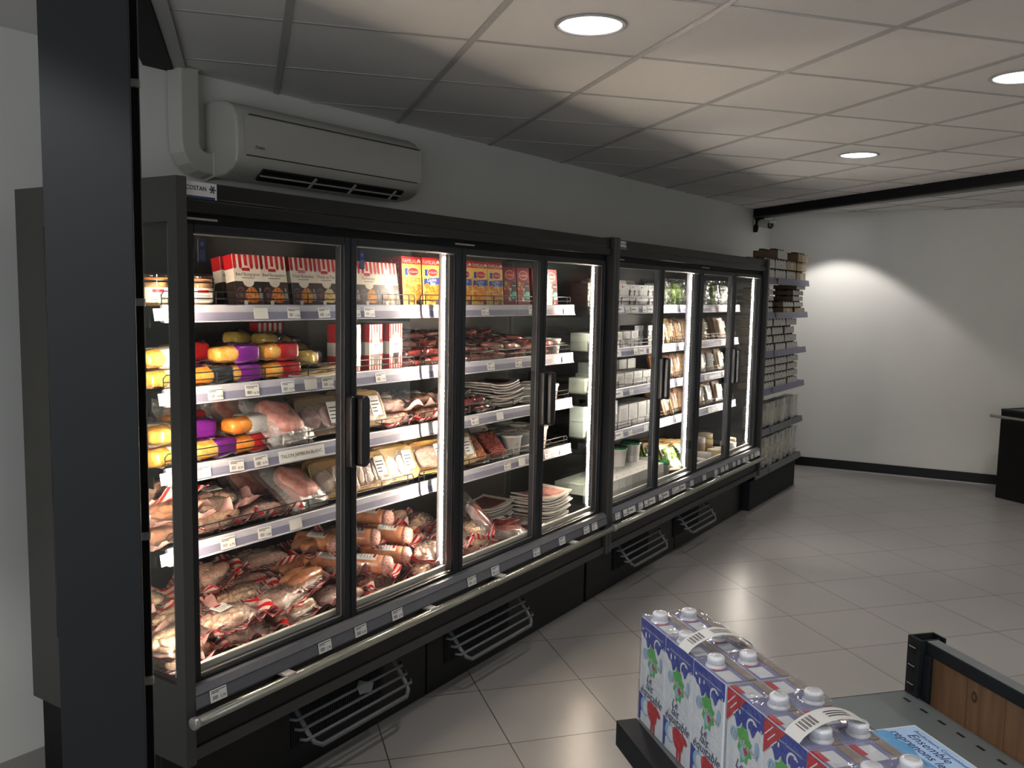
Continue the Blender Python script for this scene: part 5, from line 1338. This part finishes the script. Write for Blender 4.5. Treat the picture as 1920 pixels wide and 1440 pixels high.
for k, (x, y, zz, m_, r_, h_) in enumerate(((4.36, .15, 0, 'rind', .055, .03), (4.50, .17, 0, 'tubgrey', .062, .05), (4.64, .13, 0, 'manila', .058, .06), (4.78, .15, 0, 'manila', .055, .05), (4.36, .30, 0, 'rind', .06, .035), (4.37, .30, .037, 'rind', .05, .03), (4.50, .32, 0, 'manila', .06, .05), (4.51, .33, .052, 'rind', .058, .05), (4.65, .33, 0, 'tubgrey', .06, .06), (4.65, .33, .062, 'tub', .06, .05), (4.80, .33, 0, 'manila', .06, .06), (4.80, .33, .062, 'tub', .06, .045), (4.92, .14, 0, 'tub', .052, .08), (5.03, .16, 0, 'tub', .052, .06), (5.03, .16, .062, 'manila', .05, .03), (4.94, .32, 0, 'manila', .06, .08), (5.04, .45, 0, 'manila', .06, .09), (4.94, .32, .082, 'manila', .055, .04))):
    put('rc', cheese_round, (m_, r_, h_), {'rind': 'white-rinded', 'tubgrey': 'pale grey', 'manila': 'light brown boxed', 'tub': 'white boxed'}[m_] + ' round cheese', 'cheese', far(4), x, y, z + zz, 0, row='on top' if zz else '')

# ------------------------------------------------------------------ shelving bay beyond the coolers
M['shelfblue'] = mat('slate_blue_shelf_front', (0.17, 0.17, 0.27), 0.4, 0, 0.04)
M['shelfgrey'] = mat('grey_shelf_front', (0.115, 0.12, 0.135), 0.4, 0, 0.04)
go = empty('shelving_unit', (5.19, 0, 0))
GW = 1.27; GF = 0.0
mb = MB(); mb.box(0, GW, 0.46, 0.48, 0, 1.95); mb.build('back_panel', M['frame'], go)
mb = MB(); mb.box(0, GW - .02, 0.035, 0.46, 0, 0.235); mb.build('plinth', M['steel'], go, bevel=.002)
for xx in (0, GW / 2, GW - .03):
    mb = MB(); mb.box(xx, xx + .03, .48, .52, 0, 1.98); mb.build('upright', M['steel'], go)
GZ = [1.815, 1.545, 1.240, 0.945, 0.625, 0.300]
for i, zz in enumerate(GZ):
    mb = MB(); mb.box(0.003, GW - 0.003, GF + .008, .46, zz - .022, zz); sh = mb.build('shelf', M['steel'], go)
    mb = MB(); mb.prism([(GF + .008, zz - .046), (GF + .008, zz + .004), (GF, zz + .004), (GF - .008, zz - .046)], 0.002, GW - 0.002, 0, Matrix(((0, 0, 1, 0), (1, 0, 0, 0), (0, 1, 0, 0), (0, 0, 0, 1))))
    pr_ = mb.build('price_rail', M['shelfblue'] if i < 4 else M['shelfgrey'], sh)
    xx = 0.32
    mb = MB(); mb.box(xx, xx + (.012 if i == 0 else .07), GF - .0095, GF - .001, zz - .043, zz + .003); mb.build('rail_joint' if i == 0 else 'price_tag', M['black'] if i == 0 else M['shelfgrey'] if i > 3 else M['rail'], pr_)
tag(go, 'slate-blue-edged shelving unit between the far cooler and the far wall', 'shelving')

def shelf_tray(var, h_=.060, w_=.285):
    d_ = .20
    o = empty('cardboard_tray_pack')
    mb = MB()
    n = 8
    top = []
    for k in range(n):
        xa = -w_ / 2 + w_ * k / n
        if k % 2 == 0: top += [(xa, h_), (xa + w_ / n, h_)]
        else: top += [(xa + w_ * .25 / n, h_ - .010), (xa + w_ * .75 / n, h_ - .010)]
    mb.prism([(-w_ / 2, 0), (w_ / 2, 0)] + top[::-1], -.002, 0, 0, FRONT)
    mb.box(-w_ / 2, -w_ / 2 + .002, 0.002, d_, 0, h_ - .006, 1); mb.box(w_ / 2 - .002, w_ / 2, 0.002, d_, 0, h_ - .006, 1)
    mb.box(-w_ / 2, w_ / 2, d_ - .002, d_, 0, h_ - .006, 1); mb.box(-w_ / 2 + .002, w_ / 2 - .002, 0.002, d_ - .002, 0, .002, 1)
    mb.build('cardboard_tray', [M[var], M['brown']], o)
    mb = MB(); F = front(0, -.0006, 0)
    mb.add(q4(-w_ * .08, w_ * .12, .008, h_ * .78), [(0, 1, 2, 3)], 0, False, F)
    mb.add(q4(.0, w_ * .05, h_ * .25, h_ * .50, .0004), [(0, 1, 2, 3)], 1, False, F)
    mb.build('label', [M['white'], M['fprint']], o)
    mb = MB()
    for i in range(4):
        for j in range(2):
            T = Tr(-w_ / 2 + w_ * (i + .5) / 4, .05 + j * .09, .002)
            mb.lathe([(.028, 0), (.030, h_ - .012), (.024, h_ - .004)], 12, 0, T); mb.lathe([(.026, h_ - .006), (.027, h_ + .006), (.024, h_ + .008)], 12, 1, T)
    mb.build('jars', [M['tubgrey'], M['jarlid']], o)
    return o
def tall_pack(h_, w_=.105):
    o = empty('tall_cream_pack'); d_ = .13
    mb = MB(); mb.blob((0, d_ / 2, h_ * .48), (w_ * .49, d_ * .46, h_ * .475), .35, .008, 20, 3, 20, 14, floor=.001); mb.build('contents', M['bagcream'], o)
    mb = MB(); F = front(0, 0.0, 0)
    mb.poly(flat([(-w_ * .22, h_ * .98), (w_ * .16, h_ * .98), (w_ * .10, h_ * .66), (-w_ * .16, h_ * .66)], .001), 0, F)
    mb.add(q4(-w_ * .10, w_ * .34, .012, h_ * .24, .002), [(0, 1, 2, 3)], 1, False, F); mb.add(q4(w_ * .04, w_ * .2, h_ * .07, h_ * .15, .0026), [(0, 1, 2, 3)], 2, False, F)
    mb.build('print', [M['choc'], M['white'], M['ink']], o)
    mb = MB(); mb.sheet(lambda a, b: (-w_ * .5 + w_ * a, -.003 - .004 * noise.noise(Vector((a * 6, b * 9, 1))), .004 + (h_ - .006) * b), 6, 10, 0); mb.build('clear_film', M['film'], o)
    return o
SU = 'of the shelving unit'
sun = ['top shelf', 'second shelf', 'third shelf', 'fourth shelf', 'fifth shelf', 'bottom shelf']
def tp(i, x, lv, zz, var, h_=.060, w_=.285, y=.012):
    nm = {'trayfront': 'pale', 'manila': 'manila', 'carton': 'cream'}[var]
    put('tray', shelf_tray, (var, h_, w_), nm + ' cardboard tray of jars', 'tray of jars', sun[i] + ', shelving unit', 5.19 + x, y, GZ[i] + zz, RN.uniform(-.03, .03), row='' if lv == 0 else 'tier%d' % lv, group='cardboard trays of jars on the shelving unit')
for lv in range(3):
    for c_ in range(4):
        if lv == 2 and c_ in (0, 2): continue
        tp(0, .165 + c_ * .30 + (.03 if lv == 2 else 0), lv, lv * .0795, 'manila' if (c_ == 3 or (lv > 0 and c_ == 2)) else 'trayfront', .070)
for lv in range(4):
    tp(1, .155, lv, lv * .0485, 'trayfront', .040)
for lv in range(5):
    if lv < 2: tp(1, .72, lv, lv * .0485, 'carton' if lv else 'manila', .040)
    tp(1, 1.03 + (.04 if lv == 0 else 0) - (.03 if lv > 1 else 0) + (.08 if lv == 4 else 0), lv, lv * .0485, 'manila' if lv == 0 else 'trayfront', .040)
for lv in range(4):
    for c_ in range(3): tp(2, .17 + c_ * .335 + (.05 if lv == 0 else 0) - (.05 if lv == 2 else 0), lv, lv * .0665, 'trayfront' if lv else 'carton', .057, .30)
for lv in range(4):
    for c_ in range(3): tp(3, .24 + c_ * .335 + (.04 if lv == 0 else .02), lv, lv * .0615, 'carton' if lv == 0 else 'trayfront', .052, .30)
for c_ in range(8):
    put('tall5', tall_pack, (.205, .135), 'cream food pack', 'food pack', sun[4] + ', shelving unit', 5.19 + .10 + c_ * .150, .015 + .01 * (c_ % 2), GZ[4])
for c_ in range(8):
    put('tall6', tall_pack, (.255, .138), 'tall cream food pack', 'food pack', sun[5] + ', shelving unit', 5.19 + .09 + c_ * .152, .012 + .008 * (c_ % 2), GZ[5])

# ------------------------------------------------------------------ black island freezer at the right
fr_ = empty('island_freezer', (7.0, -1.515, 0), math.atan2(-.835, -.55))
mb = MB(); mb.box(0, 1.9, 0.0, 0.85, 0.0, 0.76); mb.build('cabinet', M['black'], fr_, bevel=.006)
mb = MB(); mb.box(.0, 1.9, -.002, .04, .745, .765); mb.box(.0, .03, .0, .85, .745, .765); mb.build('top_rim', M['frame'], fr_, bevel=.003)
mb = MB(); mb.box(.12, 1.8, .10, .75, .762, .768); mb.build('glass_lid', M['alu'], fr_)
mb = MB(); mb.tube([(-.06, -.045, .70), (1.9, -.045, .70)], .013, 12); mb.build('bumper_rail', M['bumper'], fr_)
tag(fr_, 'low black island freezer with metal bumper rail by the far wall', 'freezer')

# ------------------------------------------------------------------ foreground shelf with milk
GR = math.atan2(-.740, -.673)
gm = empty('low_shelving_unit', (-0.077, -1.424, 0), GR)
ZS = 0.87
mb = MB(); mb.box(0, 1.33, 0, .61, ZS - .004, ZS); 
mb.box(0, 1.33, -.002, 0, ZS - .05, ZS); mb.box(0, .002, 0, .61, ZS - .04, ZS)
M['shelfmetal'] = mat('grey_green_shelf_metal', (0.165, 0.190, 0.195), 0.38, 0.1, 0.05, 8)
sh = mb.build('shelf', M['shelfmetal'], gm)
mb = MB(); mb.prism([(-.016, ZS - .046), (-.016, ZS + .0015), (.024, ZS + .0015), (.024, ZS + .0001), (-.003, ZS + .0001), (-.003, ZS - .046)], -.004, 1.33, 0, Matrix(((0, 0, 1, 0), (1, 0, 0, 0), (0, 1, 0, 0), (0, 0, 0, 1)))); mb.build('front_lip', M['steel'], sh, bevel=.002)
for k in range(27):
    mb = MB(); mb.box(.03 + k * .048, .048 + k * .048, .578, .584, ZS + .0001, ZS + .0006); mb.build('slot', M['hole'], sh)
mb = MB(); mb.box(0, 1.33, 0.02, .60, .10, .14); mb.build('lower_shelf', M['shelfmetal'], gm)
mb = MB(); mb.box(.002, .038, .605, .612, 0, .988); mb.box(.002, .006, .612, .665, 0, .988); mb.box(.034, .038, .612, .65, 0, .988); mb.box(.002, .038, .661, .665, 0, .988)
for k in range(5):
    zz = .972 - k * .038; mb.box(.012, .024, .6035, .6055, zz - .016, zz, 1)
up = mb.build('upright', [M['steel'], M['hole']], gm)
mb = MB()
for k in range(3): mb.box(.009, .026, .6025, .6045, .968 - k * .038, .9695 - k * .038)
mb.build('slot_tab', M['trimw'], up)
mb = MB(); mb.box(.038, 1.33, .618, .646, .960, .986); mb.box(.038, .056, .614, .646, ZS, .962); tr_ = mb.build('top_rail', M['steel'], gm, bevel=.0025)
mb = MB(); mb.box(.040, 1.32, .6185, .6445, .9862, .988); tag(mb.build('rail_top_highlight', mat('painted_rail_highlight', (0.22, 0.24, 0.25), 0.25, 0.3), tr_), 'painted highlight along the top face of the rail')  # pale strip paints the highlight along the top of the rail
def wood(name):
    m = mat(name, (0.20, 0.10, 0.045), 0.55, 0, 0.0, 1, 0.1, 90)
    nt = m.node_tree; nz = [n for n in nt.nodes if n.type == 'TEX_NOISE'][0]; rp = [n for n in nt.nodes if n.type == 'VALTORGB'][0]; tc = [n for n in nt.nodes if n.type == 'TEX_COORD'][0]
    mp = nt.nodes.new('ShaderNodeMapping'); mp.inputs['Scale'].default_value = (60, 60, 4); nt.links.new(tc.outputs['Object'], mp.inputs[0]); nt.links.new(mp.outputs[0], nz.inputs['Vector'])
    rp.color_ramp.elements[0].color = (0.15, 0.075, 0.034, 1); rp.color_ramp.elements[1].color = (0.27, 0.145, 0.066, 1)
    return m
M['wood'] = wood('brown_pine'); M['knot'] = mat('dark_wood_knot', (0.07, 0.03, 0.015), 0.6)
mb = MB(); 
for k in range(14): mb.box(.056 + k * .091, .056 + k * .091 + .090, .622, .636, .10, .962, 0)
mb.poly([(.165 + .007 * math.cos(t * PI / 7), .6215, .930 + .011 * math.sin(t * PI / 7)) for t in range(14)], 1); mb.poly([(.165 + .003 * math.cos(t * PI / 7), .6211, .930 + .005 * math.sin(t * PI / 7)) for t in range(14)], 0)
mb.build('wooden_back', [M['wood'], M['knot']], gm)
tag(gm, 'low grey metal shelving unit with brown wooden back, holding the milk packs', 'shelving')

M['mwhite'] = mat('milk_carton_white', (0.88, 0.92, 0.97), 0.4, 0, 0.02, coat=0.3)
M['mblue'] = mat('milk_carton_blue', (0.025, 0.055, 0.40), 0.35, coat=0.4)
M['mlblue'] = mat('milk_carton_light_blue', (0.36, 0.60, 0.82), 0.4)
M['mgreen'] = mat('milk_carton_green', (0.10, 0.50, 0.10), 0.4)
M['mred'] = mat('milk_carton_red', (0.62, 0.015, 0.03), 0.35, coat=0.3)
M['mcap'] = mat('white_screw_cap', (0.80, 0.82, 0.86), 0.35, 0, 0.01)
M['mtop'] = mat('lavender_carton_top', (0.24, 0.25, 0.48), 0.4, 0, 0.15, 30)
M['mbrown'] = mat('raw_board_seam', (0.34, 0.27, 0.22), 0.5)
M['mpale'] = mat('pale_swirl_print', (0.55, 0.64, 0.80), 0.4)
CW, CD, CH = 0.0995, 0.0585, 0.197
COW = [(.0, .0), (.006, .0), (.009, .018), (.013, .0), (.0, .0)]
def milk_carton(redcorner, parent, x, y, zz):
    capx, capy = (.078, .036) if redcorner else (.034, .020)
    o = empty('milk_carton'); o.parent = parent; o.location = (x, y, zz)
    mb = MB(); mb.box(0.0006, CW - .0006, 0, CD - .0006, 0, CH, 0)
    mb.build('carton_body', M['mwhite'], o, bevel=.0012)
    F = front(0, -.0005, 0); w_ = CW; h_ = CH
    mb = MB()
    edge = []
    for t_ in range(49):
        q_ = 1 - t_ / 48; drip = .045 * math.sin(q_ * 15.0) + .030 * math.sin(q_ * 31 + 1) + (.05 if .30 < q_ < .42 else 0)
        edge.append((.001 + (w_ - .002) * q_, h_ * (.80 + .035 * math.cos(q_ * 6.3 + .4) + drip * .62)))
    mb.poly(flat([(.001, h_ - .0005), (w_ - .001, h_ - .0005)][::1] + edge), 0, F)
    for (cx, cy, a_, b_) in ((.10, .90, .03, .012), (.22, .86, .028, .03), (.36, .88, .022, .02), (.88, .80, .03, .02), (.93, .86, .018, .012), (.74, .88, .02, .014)): mb.poly(flat(ell(w_ * cx, h_ * cy, w_ * a_, h_ * b_, 10), .0004), 1, F)
    for t_ in range(12):
        a_ = PI * (.2 + 1.3 * t_ / 12); a2_ = PI * (.2 + 1.3 * (t_ + 1) / 12); r1, r2_ = .011, .0145
        c_ = (w_ * .70, h_ * .83)
        mb.poly(flat([(c_[0] + r1 * math.cos(a_), c_[1] + r1 * math.sin(a_)), (c_[0] + r2_ * math.cos(a_), c_[1] + r2_ * math.sin(a_)), (c_[0] + r2_ * math.cos(a2_), c_[1] + r2_ * math.sin(a2_)), (c_[0] + r1 * math.cos(a2_), c_[1] + r1 * math.sin(a2_))], .0005), 1, F)
    mb.poly(flat(ell(w_ * .22, h_ * .68, w_ * .10, h_ * .055), .0003), 2, F); mb.poly(flat(ell(w_ * .84, h_ * .70, w_ * .06, h_ * .06), .0003), 2, F)
    for (cx, cy, a_, b_) in ((.5, .40, .42, .030), (.62, .52, .34, .025), (.35, .47, .30, .02)):
        for t_ in range(16):
            a0_ = 2 * PI * t_ / 24 + 3.4; a1_ = 2 * PI * (t_ + 1) / 24 + 3.4
            mb.poly(flat([(w_ * (cx + a_ * math.cos(q_)), h_ * (cy + b_ * math.sin(q_) * s_)) for q_, s_ in ((a0_, 1), (a1_, 1), (a1_, .86), (a0_, .86))], .0003), 5, F)
    mb.poly(flat([(w_ * a_, h_ * b_) for a_, b_ in ((.30, .74), (.40, .76), (.44, .81), (.50, .77), (.58, .79), (.62, .73), (.72, .70), (.66, .66), (.72, .60), (.62, .58), (.60, .52), (.52, .53), (.44, .50), (.42, .57), (.33, .60), (.38, .66))], .0006), 3, F)
    mb.poly(flat([(w_ * a_, h_ * b_) for a_, b_ in ((.40, .60), (.50, .66), (.60, .60), (.54, .54), (.46, .55))], .0008), 2, F)
    mb.poly(flat([(w_ * a_, h_ * b_) for a_, b_ in ((.50, .63), (.56, .645), (.62, .62), (.56, .575))], .0010), 4, F)
    # cow front half, blue patch, light ring
    mb.poly(flat([(0.001, .003), (.008, .003), (.010, .022), (.020, .024), (.022, .050), (.001, .056)], .0004), 0, F)
    mb.poly(flat(ell(.027, .036, .017, .017), .0005), 2, F); mb.poly(flat(ell(.032, .036, .012, .013), .0007), 1, F)
    cow = [(.034, .050), (.044, .056), (.056, .055), (.064, .052), (.067, .057), (.071, .052), (.079, .050), (.085, .043), (.081, .038), (.073, .039), (.071, .032), (.069, .024), (.065, .020), (.0640, .001), (.0585, .001), (.0585, .018), (.056, .018), (.0545, .001), (.0490, .001), (.0490, .018), (.042, .022), (.036, .030), (.033, .042)]
    mb.poly(flat([(x_ + .004, y_) for x_, y_ in cow], .0009), 4, F)
    if redcorner:
        mb.poly(flat([(.001, h_ - .0005), (.052, h_ - .0005), (.001, h_ - .052)], .0012), 4, F)
        for k in range(3): 
            T = F @ Tr(.013 + k * .003, h_ - .014 - k * .003, .0015) @ Rz(rad(45)); mb.add(q4(-.014 + k * .002, .014 - k * .002, -.001 - k * .005, .0008 - k * .005), [(0, 1, 2, 3)], 1, False, T)
    mb.build('front_print', [M['mblue'], M['mwhite'], M['mlblue'], M['mgreen'], M['mred'], M['mpale']], o)
    mb = MB()
    mb.text('Producteurs Consommateurs', .0065, F @ Tr(w_ * .55, h_ * .925, .0006), 0, .2, .07)
    mb.text('FaireFrance', .022, F @ Tr(w_ * .52, h_ * .665, .0013) @ Rz(-.12), 1, .1, .070); mb.text('FaireFrance', .0210, F @ Tr(w_ * .525, h_ * .667, .0016) @ Rz(-.12), 0, .1, .067)
    mb.text('Le', .021, F @ Tr(w_ * .40, h_ * .47, .0008), 1, .35); mb.text('lait', .022, F @ Tr(w_ * .42, h_ * .40, .0008), 1, .35); mb.text('équitable', .0235, F @ Tr(w_ * .50, h_ * .325, .0008), 1, .3, .084)
    mb.build('lettering', [M['mwhite'], M['navy']], o)
    mb = MB(); z_ = CH + .0006
    mb.add(q4(.001, CW - .001, .001, CD - .001, z_), [(0, 1, 2, 3)], 0)
    mb.add(q4(.056 if not redcorner else .008, .094 if not redcorner else .046, .006, .032, z_ + .0003), [(0, 1, 2, 3)], 1); mb.add(q4(*((.002, .030, .001, .012) if redcorner else (.040, .052, .006, .030)), z_ + .0005), [(0, 1, 2, 3)], 2)
    mb.box(.002, CW - .002, CD - .017, CD - .004, z_, z_ + .0015, 3)
    mb.build('carton_top', [M['mtop'], M['mwhite'], M['mred'], M['mbrown']], o)
    mb = MB(); T = Tr(capx, capy, CH) @ Matrix.Diagonal((.88, .88, .95, 1))
    mb.lathe([(.0185, 0), (.0185, .003), (.0160, .0035), (.0160, .006)], 24, 0, T)
    vs = []
    mb.lathe([(.0150, .006), (.0152, .0165), (.0140, .0185), (.004, .0190)], 24, 0, T)
    for k in range(24):
        a_ = 2 * PI * k / 24; mb.box(.0149, .0157, -.0007, .0007, .0065, .016, 0, T @ Rz(a_))
    mb.build('screw_cap', M['mcap'], o)
    return o
def milk_pack(x, y, ang, redc, label, seed):
    p = empty('milk_carton_pack', (x, y, ZS + .001), ang)
    first = milk_carton(redc, p, 0, 0, 0)
    for i in range(3):
        for j in range(2):
            if i == j == 0: continue
            c = copy_tree(first, p); c.location = (i * CW, j * CD, 0)
    L = 3 * CW; W_ = 2 * CD; rr = seed
    def top(a, b):
        X = L * a; Y = W_ * b
        caps = max([math.exp(-(((X - (i * CW + (.078 if redc else .034))) / .020) ** 2 + ((Y - (j * CD + (.036 if redc else .020))) / .020) ** 2) * 1.2) for i in range(3) for j in range(2)])
        return (X, Y, CH + .003 + .0175 * caps + .0025 * (noise.noise(Vector((X * 40, Y * 60, rr))) + .4))
    mb = MB(); mb.sheet(top, 44, 18, 0)
    mb.sheet(lambda a, b: (L * a, -.0026 - .0012 * abs(noise.noise(Vector((a * 9, b * 7, rr)))), .002 + (CH + .002) * b), 20, 10, 0)
    mb.sheet(lambda a, b: (L + .002 + .0015 * noise.noise(Vector((a * 5, b * 7, rr))), W_ * a, .002 + (CH + .002) * b), 6, 10, 0)
    mb.build('shrink_film', M['wrap'], p)
    mb = MB(); x0_ = CW * 1.52; sw = .034
    def arc(b, off=0.0): return (-.004 + (W_ + .006) * b, CH + .004 + .026 * math.sin(PI * b) ** .7 + off)
    mb.sheet(lambda a, b: (x0_ + sw * a, arc(b)[0], arc(b)[1]), 1, 18, 0, th=.0005)
    for k in range(14):
        q0 = .10 + k * .014
        if k % 3 == 1: continue
        mb.sheet(lambda a, b, q0=q0: (x0_ + .006 + (sw - .012) * a, arc(q0 + .008 * b)[0], arc(q0 + .008 * b, .0006)[1]), 1, 1, 1)
    for k in range(3): mb.sheet(lambda a, b, k=k: (x0_ + .010 + k * .006 + .0018 * a, arc(.42 + .28 * b)[0], arc(.42 + .28 * b, .0006)[1]), 1, 6, 1)
    mb.build('carry_handle', [M['white'], M['ink']], p)
    tag(p, label, 'milk pack', 'shrink-wrapped milk packs on the low shelf')
PA = rad(-130)
pd = Vector((math.cos(PA), math.sin(PA)))
milk_pack(-.054, -1.440, PA, False, 'shrink-wrapped milk pack at the end of the low shelf, all-blue carton tops', 1.0)
p2 = Vector((-.054, -1.440)) + pd * (3 * CW + .006)
milk_pack(p2.x + .002, p2.y, PA, True, 'shrink-wrapped milk pack with red corner triangles beside the blue leaflet', 2.0)
# leaflet on the shelf
lf = empty('leaflet', (-0.077, -1.424, ZS + .0004), GR)
M['leafblue'] = mat('pale_blue_leaflet', (0.42, 0.62, 0.90), 0.35, coat=0.3); M['leafmid'] = mat('mid_blue_wave', (0.12, 0.36, 0.66), 0.35, coat=0.3)
mb = MB(); mb.box(.134, .345, .330, .5225, 0, .0012, 1); mb.box(.137, .342, .333, .5195, .0012, .0016, 0)
mb.build('paper', [M['leafblue'], M['white']], lf)
mb = MB(); mb.poly([(.137, .452, .0018), (.150, .462, .0018), (.175, .455, .0018), (.200, .462, .0018), (.235, .450, .0018), (.27, .455, .0018), (.342, .44, .0018), (.342, .333, .0018), (.137, .333, .0018)]); mb.build('wave_print', M['leafmid'], lf)
mb = MB(); mb.text('Producteurs, Consommateurs', .0125, Tr(.232, .505, .002), 0, 0, .165); mb.text('Ensemble', .028, Tr(.215, .488, .002), 0, .15, .100); mb.text('reprenons les', .028, Tr(.216, .466, .0022), 0, .15, .140)
mb.build('lettering', [M['navy']], lf)
tag(lf, 'pale blue leaflet reading Ensemble reprenons les, lying behind the milk packs', 'leaflet')

# ------------------------------------------------------------------ labels: each says which one it is
ORD = ['first', 'second', 'third', 'fourth', 'fifth', 'sixth', 'seventh', 'eighth', 'ninth', 'tenth', 'eleventh', 'twelfth', 'thirteenth', 'fourteenth', 'fifteenth', 'sixteenth', 'seventeenth', 'eighteenth', 'nineteenth', 'twentieth', 'twenty-first', 'twenty-second', 'twenty-third', 'twenty-fourth', 'twenty-fifth', 'twenty-sixth', 'twenty-seventh', 'twenty-eighth', 'twenty-ninth', 'thirtieth']
buckets = {}
for g in REG: buckets.setdefault((g[1], g[2], g[5]), []).append(g)
for (desc, place, row), L in buckets.items():
    xs = [g[3] for g in L]
    stack = len(L) > 1 and (max(xs) - min(xs)) < 0.07
    rowt = {'': '', 'behind': ', rear row', 'on top': ', upper layer', 'topmost': ', topmost layer', 'on top behind': ', upper rear', 'tier1': ', second tier', 'tier2': ', third tier', 'tier3': ', fourth tier', 'tier4': ', fifth tier'}[row]
    if stack:
        vert = max(g[0].location.z for g in L) - min(g[0].location.z for g in L) > 0.03
        L.sort(key=lambda g: g[0].location.z if vert else g[0].location.y)
    else: L.sort(key=lambda g: g[3])
    for i, g in enumerate(L):
        if len(L) == 1: t = desc + ' ' + place + (rowt if row else '')
        elif stack: t = desc + ' ' + place + ', ' + ORD[i] + (' from its bottom' if vert else ' from its front') + ('' if not row else rowt)
        else: t = desc + ' ' + place + rowt + ', ' + ORD[i] + ' from left'
        t = t.replace(' of the near cooler', ' of near cooler').replace(' of the far cooler', ' of far cooler').replace('on the ', '')
        g[0]['label'] = t
        tag(g[0], t, g[4], g[6])
